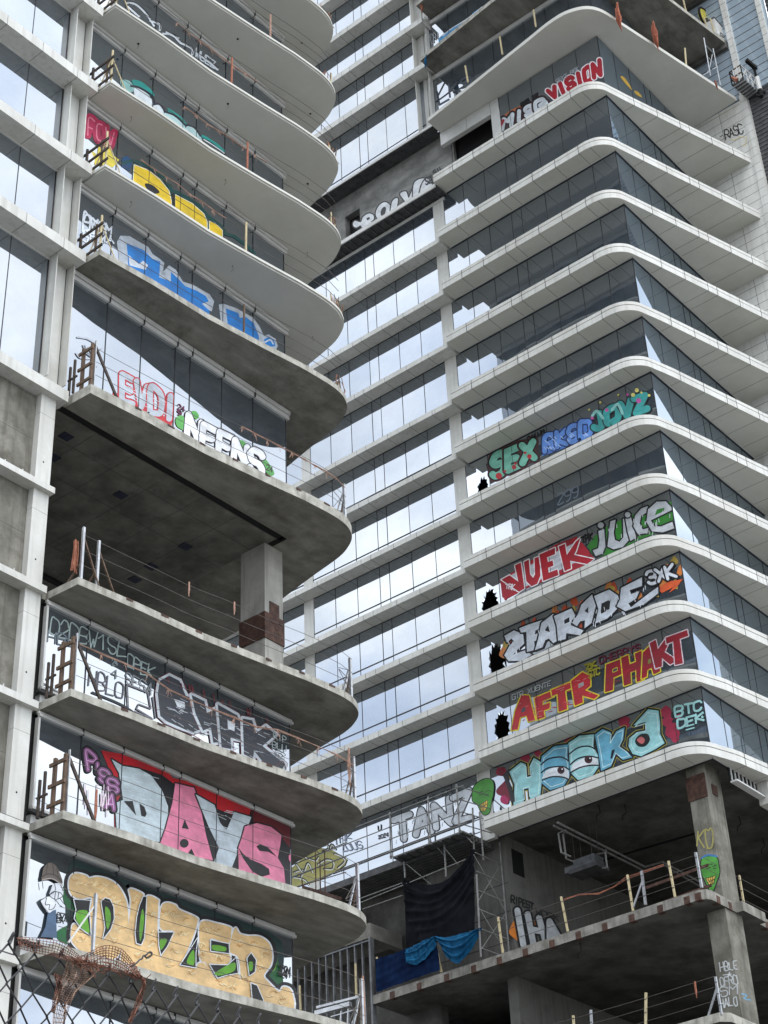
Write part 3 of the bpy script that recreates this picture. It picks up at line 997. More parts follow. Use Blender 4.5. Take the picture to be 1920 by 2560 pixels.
class Paint:
    def __init__(s, ax, val, ox, oy, sc, sgn=-1, base=0.009):
        s.ax, s.val, s.ox, s.oy, s.sc, s.sgn = ax, val, ox, oy, sc, sgn
        s.o = base
        s.mb = MB()
    def view(s, ox, oy, sc):
        s.ox, s.oy, s.sc = ox, oy, sc
        return s
    def up(s, d=0.0004):
        s.o += d
    def w(s, p):
        return at(s.ox+p[0]*s.sc, s.oy+p[1]*s.sc, s.ax, s.val+s.sgn*s.o)
    def poly(s, col, pts, sm=False):
        if sm:
            pts = catmull(pts, closed=True, k=4)
        s.up()
        tri = tessellate_polygon([[Vector((p[0], p[1], 0)) for p in pts]])
        W = [s.w(p) for p in pts]
        k = len(s.mb.v)
        s.mb.v += [tuple(p) for p in W]
        mi = s.mb.m(paint(col))
        for a, b, c in tri:
            A, B, C = pts[a], pts[b], pts[c]
            if (B[0]-A[0])*(C[1]-A[1])-(C[0]-A[0])*(B[1]-A[1]) > 0:
                b, c = c, b
            s.mb.f.append((k+a, k+b, k+c))
            s.mb.mi.append(mi)
    def _ribbon(s, col, wd, pts):
        s.up(0.00009)
        P = [Vector((p[0], p[1])) for p in pts]
        Q = [P[0]]
        for p in P[1:]:
            if (p-Q[-1]).length > 0.3:
                Q.append(p)
        P = Q
        if len(P) < 2:
            P = [P[0], P[0]+Vector((0.5, 0))]
        n = len(P)
        h = wd/2
        lt, rt = [], []
        for i in range(n):
            a = (P[i]-P[i-1]).normalized() if i else None
            b = (P[i+1]-P[i]).normalized() if i < n-1 else None
            if a is None:
                t, k = b, 1
            elif b is None:
                t, k = a, 1
            else:
                t = (a+b)
                t = t.normalized() if t.length > 1e-6 else a
                k = 1/max(0.5, abs(t.dot(a)))
            nn = Vector((-t.y, t.x))*h*k
            lt.append(P[i]+nn)
            rt.append(P[i]-nn)
        mi = s.mb.m(paint(col))
        k0 = len(s.mb.v)
        for a, b in zip(lt, rt):
            s.o += 1.1e-5
            s.mb.v.append(tuple(s.w(a)))
            s.mb.v.append(tuple(s.w(b)))
        s.o += 2e-5
        for i in range(n-1):
            s.mb.f.append((k0+2*i, k0+2*i+2, k0+2*i+3, k0+2*i+1))
            s.mb.mi.append(mi)
        for end in (0, n-1):
            d = (P[1]-P[0]).normalized()*-1 if end == 0 else (P[-1]-P[-2]).normalized()
            nn = Vector((-d.y, d.x))
            a0 = [P[end]+(nn*math.cos(t)+d*math.sin(t))*h for t in [math.pi*j/6 for j in range(7)]]
            k1 = len(s.mb.v)
            s.mb.v += [tuple(s.w(q)) for q in a0]
            s.mb.f.append(tuple(range(k1, k1+7)))
            s.mb.mi.append(mi)
    def line(s, col, wd, pts, sm=True, closed=False):
        if sm and len(pts) > 2:
            pts = catmull(pts, closed=closed, k=5)
        if closed:
            pts = list(pts)+[pts[0]]
        # break at sharp corners so that no ribbon folds over itself
        cur = [pts[0]]
        for i in range(1, len(pts)):
            cur.append(pts[i])
            if i < len(pts)-1:
                a = Vector(pts[i][:2])-Vector(pts[i-1][:2])
                b = Vector(pts[i+1][:2])-Vector(pts[i][:2])
                if a.length > 1e-6 and b.length > 1e-6 and a.normalized().dot(b.normalized()) < 0.35:
                    s._ribbon(col, wd, cur)
                    cur = [pts[i]]
        if len(cur) > 1:
            s._ribbon(col, wd, cur)
    def shape(s, pts, layers, fill, sm=True):
        """filled letter with outlines: layers [(colour, width)] outermost first"""
        for c, wd in layers:
            s.up(0.0003)
            s.line(c, wd, pts, sm, True)
        s.poly(fill, pts, sm)
    def text(s, txt, quad, layers, gap=0.25, jit=0.04, seed=1, sm=True):
        rr = random.Random(seed)
        TL, TR, BR, BL = [Vector(q) for q in quad]
        n = len(txt)
        tot = n+gap*(n-1)
        letters = []
        for i, ch in enumerate(txt):
            strokes = []
            letters.append(strokes)
            u0 = i*(1+gap)/tot
            du = 1/tot
            for st in GLY.get(ch, '').split('|'):
                if not st:
                    continue
                pts = []
                for q in st.split():
                    x, y = int(q[0])/4, int(q[1])/6
                    u = u0+du*(x+rr.uniform(-jit, jit))
                    v = 1-(y+rr.uniform(-jit, jit))
                    pts.append(tuple(TL*(1-u)*(1-v)+TR*u*(1-v)+BR*u*v+BL*(1-u)*v))
                strokes.append((pts, sm and ch in ROUND))
        for strokes in letters:
            for c, wd in layers:
                s.up(0.0002)
                for pts, r in strokes:
                    s.line(c, wd, pts, r)
    def dots(s, col, lst, n=12):
        for x, y, r in lst:
            s.poly(col, [(x+r*math.cos(2*math.pi*i/n), y+r*math.sin(2*math.pi*i/n)) for i in range(n)])
    def drips(s, col, pts, wd, ln):
        for x, y in pts:
            s.line(col, wd, [(x, y), (x+1, y+ln)], False)
    def cut(s, parent, label):
        """finish one piece of lettering and go on with the next one"""
        s.mb.build('graffiti', parent, label)
        s.mb = MB()
    def build(s, parent, label):
        o = s.mb.build('graffiti', parent, label)
        return o

BLK, WHT, SIL = (18, 18, 20), (228, 232, 235), (190, 198, 205)
def PL(q): return Paint('y', YL, *q)
def PR(q): return Paint('x', XR, *q)
Q1, Q3, Q5, Q7 = (0, 0, .5787), (0, 640, .5787), (0, 1280, .5787), (0, 1920, .5787)
Q2, Q4, Q6, Q8 = (960, 0, .5787), (960, 640, .5787), (960, 1280, .5787), (960, 1920, .5787)
R3v, R4v = (1140, 1100, .3858), (1140, 1526, .3858)
K1, K2, K3, K4, K6 = (840, 1920, .28933), (1280, 1900, .38577), (700, 300, .28933), (780, 0, .28933), (1700, 0, .13563)
V1v, V2v, V4v, V5v, V8v = (0, 0, .28933), (0, 480, .28933), (0, 1440, .28933), (0, 1920, .28933), (480, 1920, .28933)
R1B = (1040, 60, .3858)
Z5, Z6, Z1 = (0, 1480, .7983), (1160, 1240, .67227), (820, 0, .67227)

# ---- DUZER
p = PL(Q7)
GRN, LGR, GOLD, GOL2 = (28, 92, 48), (96, 160, 40), (226, 190, 134), (244, 222, 176)
p.poly((24, 50, 48), [(300, 420), (380, 420), (560, 490), (900, 610), (1180, 720), (1225, 800), (1215, 900), (1180, 930), (1000, 900), (500, 780), (300, 700)], True)  # backing colour paints in the dark reflection of the pane plus green spray
p.poly(GRN, [(270, 520), (290, 510), (305, 560), (330, 600), (320, 620), (280, 590)], True)
p.poly(GRN, [(245, 710), (270, 690), (310, 680), (320, 740), (290, 760), (250, 740)], True)
p.poly(GRN, [(1160, 750), (1190, 780), (1200, 830), (1218, 880), (1222, 930), (1195, 955), (1165, 925), (1150, 880)], True)
p.poly(LGR, [(1165, 790), (1188, 800), (1195, 850), (1180, 880), (1165, 850)], True)
D = [(372, 465), (330, 455), (305, 470), (298, 505), (308, 545), (345, 565), (397, 560), (388, 620), (392, 680), (400, 728), (365, 712), (340, 685), (318, 675), (308, 705), (312, 750), (360, 800), (420, 830), (500, 820), (535, 760), (552, 690), (553, 620), (540, 560), (510, 510), (470, 482), (420, 470), (385, 476)]
U = [(560, 522), (612, 540), (618, 556), (603, 600), (588, 660), (584, 720), (592, 758), (612, 760), (624, 730), (628, 650), (633, 556), (682, 568), (684, 590), (680, 700), (688, 790), (700, 890), (600, 880), (530, 840), (525, 790), (545, 720), (560, 640), (566, 570)]
Zl = [(698, 600), (720, 582), (758, 592), (775, 612), (848, 645), (852, 670), (830, 740), (790, 830), (775, 850), (840, 862), (862, 842), (890, 852), (893, 945), (800, 930), (700, 890), (692, 830), (720, 770), (752, 706), (702, 700), (690, 670)]
El = [(868, 665), (940, 672), (995, 688), (999, 705), (990, 755), (950, 748), (908, 738), (908, 792), (930, 796), (990, 802), (985, 850), (930, 848), (905, 845), (915, 885), (937, 910), (975, 900), (1010, 885), (1035, 902), (1040, 1000), (895, 950), (893, 850), (868, 830), (862, 760)]
Rl = [(1005, 715), (1018, 690), (1035, 715), (1070, 725), (1120, 728), (1160, 755), (1175, 800), (1170, 850), (1140, 895), (1160, 925), (1205, 965), (1225, 945), (1260, 965), (1262, 1050), (1130, 1020), (1100, 960), (1085, 925), (1085, 1010), (1040, 1000), (1040, 900), (1030, 820), (1000, 800), (990, 780)]
for q in (D, U, Zl, El, Rl):
    p.line(BLK, 42, q, True, True)
for q in (D, U, Zl, El, Rl):
    p.up()
    p.line(WHT, 13, q, True, True)
for q in (D, U, Zl, El, Rl):
    p.poly(GOLD, q, True)
rr = random.Random(4)
for q in (D, U, Zl, El, Rl):
    xs = [a[0] for a in q]
    ys = [a[1] for a in q]
for (x, y) in [(330, 490), (360, 510), (400, 500), (440, 515), (480, 540), (510, 590), (520, 640), (515, 690), (490, 740), (440, 770), (400, 770), (350, 740), (585, 570), (600, 800), (640, 820), (655, 640), (660, 700), (655, 760), (720, 620), (760, 640), (800, 665), (790, 720), (760, 780), (730, 840), (820, 890), (885, 700), (930, 700), (880, 760), (880, 800), (940, 820), (960, 930), (1000, 940), (1040, 760), (1100, 760), (1140, 800), (1130, 860), (1060, 900), (1180, 980), (1230, 1000)]:
    for _k in range(3):
        dx, dy = rr.uniform(-14, 14), rr.uniform(-14, 14)
        p.line(GOL2 if _k < 2 else (206, 158, 92), 3.2, [(x+dx-12, y+dy+rr.uniform(-8, 8)), (x+dx-4, y+dy+rr.uniform(-10, 10)), (x+dx+4, y+dy+rr.uniform(-10, 10)), (x+dx+14, y+dy+rr.uniform(-8, 8))])
for blk, gr in [([(438, 577), (455, 562), (475, 568), (490, 600), (492, 650), (478, 695), (445, 738), (455, 690), (448, 640)], [(455, 600), (475, 618), (478, 660), (465, 697), (457, 660)]),
                ([(320, 568), (390, 573), (385, 612), (392, 722), (350, 692), (322, 650), (330, 612)], [(335, 618), (376, 616), (378, 650), (386, 712), (350, 688), (328, 650)]),
                ([(619, 556), (632, 556), (628, 650), (622, 735), (610, 763), (590, 756), (585, 715), (592, 645), (604, 595)], [(614, 610), (623, 640), (618, 700), (606, 748), (602, 690)]),
                ([(686, 710), (750, 710), (722, 770), (696, 806), (688, 770)], [(692, 742), (722, 742), (696, 786)]),
                ([(854, 735), (845, 800), (845, 862), (780, 850)], [(836, 785), (806, 838), (838, 850)]),
                ([(912, 744), (988, 760), (990, 800), (912, 790)], [(920, 764), (975, 774), (970, 792), (920, 785)]),
                ([(908, 850), (985, 852), (1020, 820), (1028, 885), (975, 895), (940, 906)], [(930, 884), (1010, 840), (1015, 872), (985, 888), (945, 897)]),
                ([(1068, 822), (1085, 800), (1106, 830), (1101, 880), (1078, 896)], [(1075, 840), (1092, 840), (1091, 870), (1078, 876)]),
                ([(1085, 930), (1110, 940), (1142, 1015), (1092, 1005)], None)]:
    p.line(WHT, 7, blk, False, True)
    p.poly(BLK, blk)
    if gr:
        p.poly(LGR, gr, True)
p.text('2024', [(1205, 850), (1256, 864), (1254, 905), (1205, 892)], [(BLK, 6)], seed=3)
p.text('SEX', [(246, 626), (292, 630), (290, 664), (246, 660)], [(BLK, 5)], seed=5)
p.line(BLK, 3, [(307+11*math.cos(t), 645+13*math.sin(t)) for t in [6.28*i/10 for i in range(10)]], True, True)
p.line(BLK, 3, [(312, 641), (306, 638), (302, 646), (306, 652), (312, 650)])
p.cut(LWIN[19.23], 'tall gold DUZER lettering with black and white outlines')
# figure in a knitted cap
p.poly((70, 92, 118), [(208, 620), (242, 612), (246, 735), (175, 730), (195, 690)], False)  # body tone is the dark blue reflection in the glass, painted in
p.poly((104, 94, 86), [(182, 462), (190, 428), (214, 409), (240, 420), (258, 452), (270, 500), (225, 478), (182, 482)], True)
p.line(BLK, 3, [(182, 470), (205, 458), (240, 464), (268, 492)])
p.line((160, 152, 145), 5, [(182, 484), (225, 478), (270, 506)])
for a in ([(205, 415), (200, 455)], [(228, 414), (232, 460)], [(245, 430), (252, 470)]):
    p.line(BLK, 2, a)
p.poly((222, 226, 230), [(232, 500), (262, 500), (274, 528), (268, 560), (242, 572), (215, 548), (222, 520)], True)
p.poly((222, 226, 230), [(176, 572), (205, 556), (230, 560), (240, 590), (232, 612), (208, 626), (190, 602)], True)
for a in ([(183, 492), (186, 520)], [(236, 500), (238, 530), (214, 548)], [(214, 548), (232, 534), (262, 540), (268, 556), (240, 568), (218, 556)], [(176, 572), (200, 560), (196, 590), (214, 590), (212, 612), (232, 606), (240, 588)], [(262, 505), (272, 530)], [(210, 626), (188, 600), (174, 574)], [(240, 534), (236, 566)], [(254, 538), (250, 566)], [(258, 562), (275, 585), (285, 592)]):
    p.line(BLK, 3, a)
p.build(LWIN[19.23], 'cartoon figure in a knitted cap')

# ---- DAYS
p = PL(Q7)
PNK = (222, 128, 156)
p.poly((22, 20, 24), [(500, -30), (560, -20), (740, 40), (960, 112), (1253, 235), (1256, 520), (1100, 500), (690, 345), (505, 280)])
p.poly((176, 24, 34), [(438, -76), (520, -62), (600, -32), (705, -12), (745, 42), (830, 62), (960, 112), (1085, 168), (1075, 215), (1000, 200), (900, 162), (850, 112), (760, 74), (700, 30), (640, 10), (560, -12), (516, -2), (512, 60), (520, 120), (478, 20)])
p.poly((92, 20, 28), [(1085, 172), (1253, 240), (1254, 345), (1180, 260), (1090, 230)])
p.poly((150, 34, 40), [(478, 20), (520, 120), (500, 160), (506, 260), (494, 262), (492, 120)])
Dd = [(482, -38), (530, -9), (600, 3), (652, 31), (700, 96), (726, 166), (726, 236), (695, 322), (600, 300), (505, 270), (497, 152), (532, 138), (514, 21)]
Aa = [(757, 66), (838, 85), (862, 150), (890, 290), (920, 400), (800, 372), (690, 332), (716, 260), (745, 150)]
Yy = [(845, 113), (927, 160), (950, 235), (978, 270), (1012, 190), (1086, 212), (1062, 275), (1040, 330), (1000, 435), (925, 405), (946, 345), (900, 250)]
Ss = [(1058, 252), (1110, 238), (1170, 254), (1216, 290), (1211, 332), (1200, 388), (1226, 432), (1234, 510), (1130, 490), (1032, 450), (1029, 345), (1045, 300)]
for q, c in ((Dd, (186, 200, 204)), (Aa, PNK), (Yy, (188, 200, 206)), (Ss, PNK)):
    p.line(BLK, 12, q, False, True)
    p.up()
    p.poly(c, q, False)
for k in range(26):
    y0 = rr.uniform(20, 280)
    x0 = rr.uniform(515, 640)
    p.line((206, 218, 222), 2.2, [(x0, y0), (x0+rr.uniform(30, 80), y0+rr.uniform(4, 22))], False)
for k in range(14):
    y0 = rr.uniform(180, 380)
    x0 = rr.uniform(925, 980)
    p.line((206, 216, 222), 2.2, [(x0, y0), (x0+rr.uniform(25, 50), y0+rr.uniform(8, 18))], False)
p.poly(BLK, [(535, 143), (573, 142), (588, 204)])
p.poly(BLK, [(603, 153), (624, 168), (634, 198), (627, 211), (611, 206)], False)
p.poly(BLK, [(798, 222), (816, 264), (786, 259)])
p.dots(BLK, [(796, 325, 19)], 14)
p.poly(BLK, [(812, 368), (828, 348), (842, 380)])
p.poly(BLK, [(1108, 338), (1126, 328), (1158, 344), (1197, 384), (1160, 362), (1122, 358)], False)
p.poly(BLK, [(1028, 342), (1052, 372), (1084, 396), (1130, 414), (1162, 436), (1166, 460), (1130, 470), (1090, 446), (1052, 392)], False)
p.poly(PNK, [(1247, 378), (1256, 372), (1256, 408), (1248, 396)])
p.cut(LWIN[23.08], 'big silver and pink DAYS lettering on black and red')
p.view(*Z5)
for ch, q in (('P', [(270, 498), (300, 512), (298, 552), (276, 556)]), ('I', [(296, 536), (316, 540), (314, 562), (298, 566)]), ('S', [(312, 552), (344, 566), (342, 602), (312, 592)]), ('S', [(336, 582), (370, 594), (368, 630), (338, 622)]), ('A', [(336, 632), (366, 640), (358, 682), (332, 674)])):
    p.text(ch, q, [(BLK, 24), ((132, 80, 124), 13), ((190, 150, 184), 3)], seed=9)
p.view(*Q7)
for k in range(10):
    x0 = rr.uniform(330, 480)
    p.line((225, 205, 214), 4, [(x0, rr.uniform(60, 120)), (x0+rr.uniform(-6, 6), rr.uniform(150, 220))], False)
p.build(LWIN[23.08], 'small purple lettering running downwards')

# ---- OTPR row
p = PL(Q5)
GT = (150, 165, 162)
p.text('D2DBW1SE', [(222, 456), (550, 562), (543, 630), (215, 522)], [(GT, 6)], gap=0.14, jit=0.09, seed=11)
p.text('OPEK', [(553, 612), (668, 672), (660, 722), (550, 668)], [(GT, 6)], gap=0.15, jit=0.08, seed=12)
p.text('HBL', [(208, 510), (330, 545), (326, 585), (206, 560)], [((95, 105, 112), 6)], seed=13)
p.text('HBLO', [(388, 676), (535, 740), (528, 808), (384, 752)], [((100, 100, 106), 6)], jit=0.07, seed=14)
p.text('24', [(484, 636), (506, 640), (508, 664), (486, 660)], [((120, 132, 132), 5)], gap=.1, seed=15)
p.text('4', [(484, 676), (508, 686), (506, 722), (482, 712)], [((120, 132, 132), 5)], seed=16)
p.text('SESA', [(545, 692), (664, 748), (652, 790), (545, 736)], [((130, 136, 140), 5)], seed=17)
for a in ([(550, 745), (555, 850)], [(550, 745), (640, 780), (652, 850), (600, 830), (590, 850), (655, 890)], [(580, 860), (660, 895)], [(660, 800), (672, 890)]):
    p.line((116, 114, 120), 6, a, False)
p.line((40, 44, 50), 10, [(400, 780), (450, 800), (520, 830), (570, 860)])
p.cut(LWIN[26.93], 'grey scrawled tags')
p.view(*Z5)
DKR = (112, 44, 52)
for q in ([(500, 278), (530, 262), (562, 278), (582, 325), (598, 330), (640, 392), (636, 428), (600, 440), (520, 404), (502, 388), (494, 320)],
          [(600, 322), (640, 342), (648, 378), (664, 372), (684, 362), (692, 470), (668, 472), (660, 424), (636, 434), (612, 380)],
          [(682, 352), (742, 386), (762, 420), (752, 462), (722, 456), (724, 492), (694, 486)],
          [(760, 396), (790, 402), (802, 442), (832, 420), (864, 446), (822, 482), (892, 540), (882, 560), (820, 528), (796, 498), (792, 522), (764, 508)]):
    p.shape(q, [(DKR, 19), ((196, 203, 208), 16)], (58, 60, 66), False)
p.poly((214, 219, 224), [(545, 335), (578, 345), (580, 366), (556, 360)])
p.poly((214, 219, 224), [(712, 398), (736, 412), (734, 436), (714, 428)])
for k in range(90):
    x0 = rr.uniform(500, 880)
    y0 = 300+(x0-500)*0.42+rr.uniform(0, 95)
    p.line((96, 98, 104) if k % 2 else (196, 202, 206), 1.5, [(x0, y0), (x0+rr.uniform(10, 26), y0+rr.uniform(4, 12))], False)
for a in ([(510, 410), (560, 432), (600, 446), (640, 470)], [(820, 530), (860, 545), (885, 530), (896, 555)]):
    p.line((96, 60, 70), 3, a)
p.view(*Q5)
for k in range(16):
    x0 = rr.uniform(690, 1170)
    y0 = 712+(x0-690)*0.4
    p.line((110, 40, 46), 4, [(x0, y0-rr.uniform(5, 22)), (x0+5, y0+12)], False)
p.cut(LWIN[26.93], 'black and silver OTPR lettering')
p.text('RIP', [(1182, 950), (1236, 974), (1236, 1000), (1182, 978)], [((150, 160, 160), 4)], seed=22)
p.text('BLU', [(1176, 990), (1236, 1010), (1236, 1034), (1176, 1016)], [((150, 160, 160), 4)], seed=23)
p.text('K2', [(1190, 1030), (1232, 1044), (1230, 1068), (1190, 1056)], [((130, 140, 142), 4)], seed=24)
p.build(LWIN[26.93], 'small grey RIP tag')

# ---- window row above the open storey
p = PL(Q3)
RED = (188, 44, 52)
p.poly((196, 52, 56), [(488, 585), (640, 650), (745, 715), (740, 740), (600, 675), (486, 610)])
p.text('EVDI', [(528, 512), (762, 618), (752, 716), (528, 622)], [(RED, 36), ((178, 186, 194), 25)], gap=0.3, seed=31)
for k in range(30):
    x0 = rr.uniform(540, 730)
    y0 = 540+(x0-540)*0.46+rr.uniform(0, 70)
    p.line((205, 210, 218), 2, [(x0, y0), (x0+22, y0+10)], False)
p.text('24', [(770, 640), (798, 652), (796, 672), (768, 660)], [((96, 40, 70), 5)], seed=32)
p.text('9', [(768, 664), (784, 672), (782, 690), (766, 682)], [((96, 40, 70), 5)], seed=33)
p.cut(LWIN[38.21], 'red outlined EVDI lettering')
for q in ([(760, 700), (790, 690), (810, 740), (800, 755), (765, 735)], [(826, 672), (845, 670), (860, 690), (850, 705), (830, 690)], [(930, 742), (945, 745), (940, 765), (928, 760)], [(975, 768), (990, 770), (995, 792), (978, 790)], [(1030, 800), (1050, 798), (1085, 830), (1078, 858), (1040, 830)], [(1130, 878), (1150, 880), (1185, 935), (1170, 950), (1145, 925)]):
    p.poly((92, 168, 84), q, True)
p.text('NEENS', [(812, 688), (1136, 858), (1132, 952), (806, 786)], [((48, 40, 48), 35), ((232, 234, 238), 27)], gap=0.22, seed=34, jit=.06)
p.text('24', [(1152, 900), (1178, 914), (1176, 934), (1152, 922)], [((60, 70, 50), 4)], seed=36)
for a in ([(335, 350), (380, 358), (415, 380)], [(360, 385), (375, 420), (400, 430), (385, 395)], [(330, 420), (350, 440), (400, 440), (440, 400)], [(395, 470), (420, 475)]):
    p.line((182, 188, 198), 7, a)
p.line((120, 126, 134), 10, [(365, 390), (378, 420), (395, 432)])
p.build(LWIN[38.21], 'white bubble lettering with green clouds')

# ---- blue row
p = PL(Q3)
p.poly((176, 184, 192), [(505, -60), (520, -88), (560, -86), (600, -62), (640, -40), (660, -8), (690, 12), (710, 30), (703, 70), (730, 40), (760, 60), (790, 110), (850, 130), (905, 165), (925, 195), (915, 240), (700, 140), (560, 60), (515, 20)], False)
B1 = [(547, -56), (620, -26), (660, 13), (692, 24), (688, 92), (738, 110), (738, 68), (772, 100), (800, 130), (850, 150), (888, 172), (902, 196), (872, 206), (905, 236), (905, 270), (700, 160), (555, 70), (552, 0)]
p.poly((36, 122, 196), B1)
p.poly((210, 216, 222), [(555, -5), (600, 35), (618, 20), (640, 40), (628, 60), (560, 40)])
p.poly((150, 158, 164), [(700, 62), (716, 70), (714, 86), (696, 80)])
p.poly((176, 184, 192), [(945, 210), (965, 206), (1030, 228), (1090, 262), (1122, 305), (1140, 345), (1160, 338), (1190, 358), (1200, 388), (1190, 410), (1100, 390), (955, 290)], False)
p.poly((36, 122, 196), [(976, 226), (1030, 247), (1036, 268), (1060, 262), (1096, 290), (1118, 345), (1118, 385), (985, 310)])
p.poly((36, 122, 196), [(1140, 360), (1160, 350), (1184, 366), (1190, 390), (1150, 392)])
p.line((200, 206, 212), 6, [(1146, 372), (1168, 362), (1180, 380)])
p.view(*V2v)
p.text('DVGM', [(730, 190), (970, 300), (960, 390), (715, 330)], [((214, 220, 226), 16)], jit=.12, seed=41)
p.text('SEMA', [(720, 330), (980, 400), (985, 440), (700, 420)], [((214, 220, 226), 12)], jit=.12, seed=42)
p.text('DY', [(745, 200), (850, 240), (830, 290), (725, 260)], [((214, 220, 226), 18)], jit=.12, seed=43)
p.build(LWIN[44.12], 'bright blue letters with white outlines behind the balcony edge')

# ---- yellow row
p = PL(Q1)
DG = (22, 70, 66)
p.text('POW', [(385, 512), (492, 572), (486, 634), (380, 584)], [((168, 40, 76), 34), ((214, 120, 140), 5)], gap=.05, seed=51)
p.poly((214, 196, 70), [(395, 650), (420, 668), (425, 630), (455, 655), (470, 634), (486, 668), (515, 690), (490, 722), (440, 720), (410, 712)])
p.poly((226, 228, 230), [(375, 640), (392, 648), (410, 690), (400, 730), (372, 720)])
p.poly((24, 70, 110), [(528, 680), (552, 672), (575, 690), (560, 740), (525, 720)])
Y1p = [(580, 712), (640, 736), (690, 776), (730, 826), (740, 870), (740, 920), (640, 880), (575, 800)]
Y2p = [(758, 842), (830, 880), (880, 924), (894, 958), (894, 1000), (800, 960), (757, 900)]
Y3p = [(905, 956), (930, 966), (960, 996), (960, 1030), (906, 1000)]
p.line(DG, 13, [(530, 705), (575, 692), (650, 722), (710, 768), (745, 826), (770, 832), (850, 878), (900, 935), (960, 980), (975, 1010), (1010, 1020), (1060, 1055), (1100, 1095)], False)
for q in (Y1p, Y2p, Y3p):
    p.line(DG, 12, q, False, True)
    p.up()
    p.line((236, 232, 216), 5, q, False, True)
    p.poly((222, 188, 36), q)
p.poly(BLK, [(628, 792), (660, 800), (690, 830), (660, 836), (632, 812)], True)
p.poly(BLK, [(742, 835), (757, 842), (757, 920), (742, 900)])
p.build(LWIN[48.29], 'yellow letters with dark green outlines behind the balcony edge')

# ---- teal row
p = PL(Q1)
TE, NV = (40, 146, 136), (26, 26, 44)
p.text('DRO', [(405, 282), (470, 320), (462, 352), (398, 322)], [((222, 226, 230), 8)], seed=61, jit=.1)
p.poly((134, 178, 172), [(522, 345), (560, 350), (580, 385), (560, 400), (525, 372)], True)
p.poly(TE, [(570, 346), (610, 352), (650, 384), (668, 412), (640, 412), (590, 385)], True)
p.poly((205, 214, 216), [(582, 376), (610, 384), (650, 420), (662, 460), (640, 470), (585, 420)], True)
p.line(NV, 9, [(566, 372), (600, 378), (650, 408), (665, 432), (664, 462)])
p.poly((205, 214, 216), [(664, 452), (690, 452), (708, 486), (706, 510), (668, 480)], True)
p.line(NV, 8, [(664, 452), (688, 450), (708, 474), (712, 494)])
p.poly(TE, [(722, 468), (750, 480), (800, 522), (800, 548), (740, 500)], True)
p.poly((176, 206, 204), [(716, 486), (760, 506), (800, 548), (800, 580), (715, 510)], True)
p.line(NV, 8, [(716, 484), (756, 500), (800, 540), (808, 552)])
p.poly((176, 206, 204), [(808, 545), (840, 556), (868, 590), (868, 625), (805, 580)], True)
p.line(NV, 7, [(808, 540), (840, 552), (866, 588)])
p.line(TE, 12, [(876, 588), (920, 612), (965, 652)])
p.line(WHT, 4, [(880, 602), (925, 630), (970, 662)])
p.build(LWIN[52.64], 'teal and white bubble letters behind the balcony edge')
p = PL(Q1)
for a in ([(545, 10), (590, 20), (640, 70), (665, 110)], [(650, 90), (690, 105), (690, 130)], [(705, 145), (745, 150), (775, 180)], [(720, 140), (770, 165)], [(780, 185), (830, 210), (830, 235)], [(850, 230), (900, 265), (940, 300)], [(555, 30), (600, 70)]):
    p.line((196, 202, 206), 10, a)
    p.line(BLK, 4, [(x+2, y-5) for x, y in a])
p.text('WUEZ', [(848, 208), (932, 268), (926, 296), (842, 244)], [((190, 198, 202), 5)], seed=64)
p.build(LWIN[56.96], 'white scribbled letters behind the balcony edge')

# ---- banded tower: HEEKA
p = PR(R4v)
TL_, TM = (150, 204, 206), (104, 170, 196)
for x, y, r in [(450, 960, 34), (530, 925, 26), (725, 835, 26), (1090, 725, 42), (290, 1045, 34), (1360, 660, 38), (1400, 780, 52), (1370, 720, 40), (1420, 830, 30), (1440, 690, 22)]:
    p.poly((150, 40, 66), [(x+r*rr.uniform(.7, 1.15)*math.cos(t), y+r*rr.uniform(.7, 1.15)*math.sin(t)) for t in [6.283*i/11 for i in range(11)]], True)
Hh = [(345, 1045), (420, 985), (452, 998), (458, 1082), (492, 1072), (482, 1000), (505, 955), (552, 985), (556, 1100), (545, 1205), (480, 1222), (474, 1150), (432, 1160), (440, 1245), (372, 1262), (380, 1130)]
E1 = [(556, 945), (635, 880), (726, 868), (722, 945), (735, 1000), (736, 1075), (700, 1135), (610, 1165), (556, 1120), (548, 1020)]
E2 = [(728, 860), (800, 812), (896, 803), (890, 880), (920, 940), (926, 1010), (885, 1070), (790, 1100), (742, 1050), (735, 950)]
Kk = [(900, 805), (950, 768), (1002, 790), (994, 858), (1040, 782), (1092, 758), (1082, 838), (1060, 882), (1112, 918), (1142, 952), (1082, 968), (1036, 930), (1005, 1010), (940, 1040), (926, 940)]
A2 = [(1150, 745), (1245, 640), (1312, 650), (1322, 730), (1322, 800), (1352, 860), (1290, 900), (1200, 945), (1145, 930), (1118, 880), (1122, 830), (1170, 790), (1230, 778), (1228, 722)]
for q in (Hh, E1, E2, Kk, A2):
    p.line((170, 160, 70), 30, q, False, True)
for q in (Hh, E1, E2, Kk, A2):
    p.up()
    p.line(BLK, 22, q, False, True)
for q, c in ((Hh, TL_), (E1, TM), (E2, TL_), (Kk, TM), (A2, TL_)):
    p.poly(c, q)
for q in (Hh, E1, E2, Kk, A2):
    cx, cy = sum(a[0] for a in q)/len(q), sum(a[1] for a in q)/len(q)
    p.line((196, 226, 226), 5, [(cx+(a[0]-cx)*.86, cy+(a[1]-cy)*.86) for a in q], False, True)
p.poly((222, 228, 232), [(556, 1090), (580, 1040), (640, 1012), (700, 1016), (730, 1040), (732, 1090), (690, 1080), (620, 1076)], False)
p.poly((222, 228, 232), [(742, 1040), (760, 990), (820, 960), (880, 950), (916, 960), (922, 1000), (860, 1010), (790, 1030)], False)
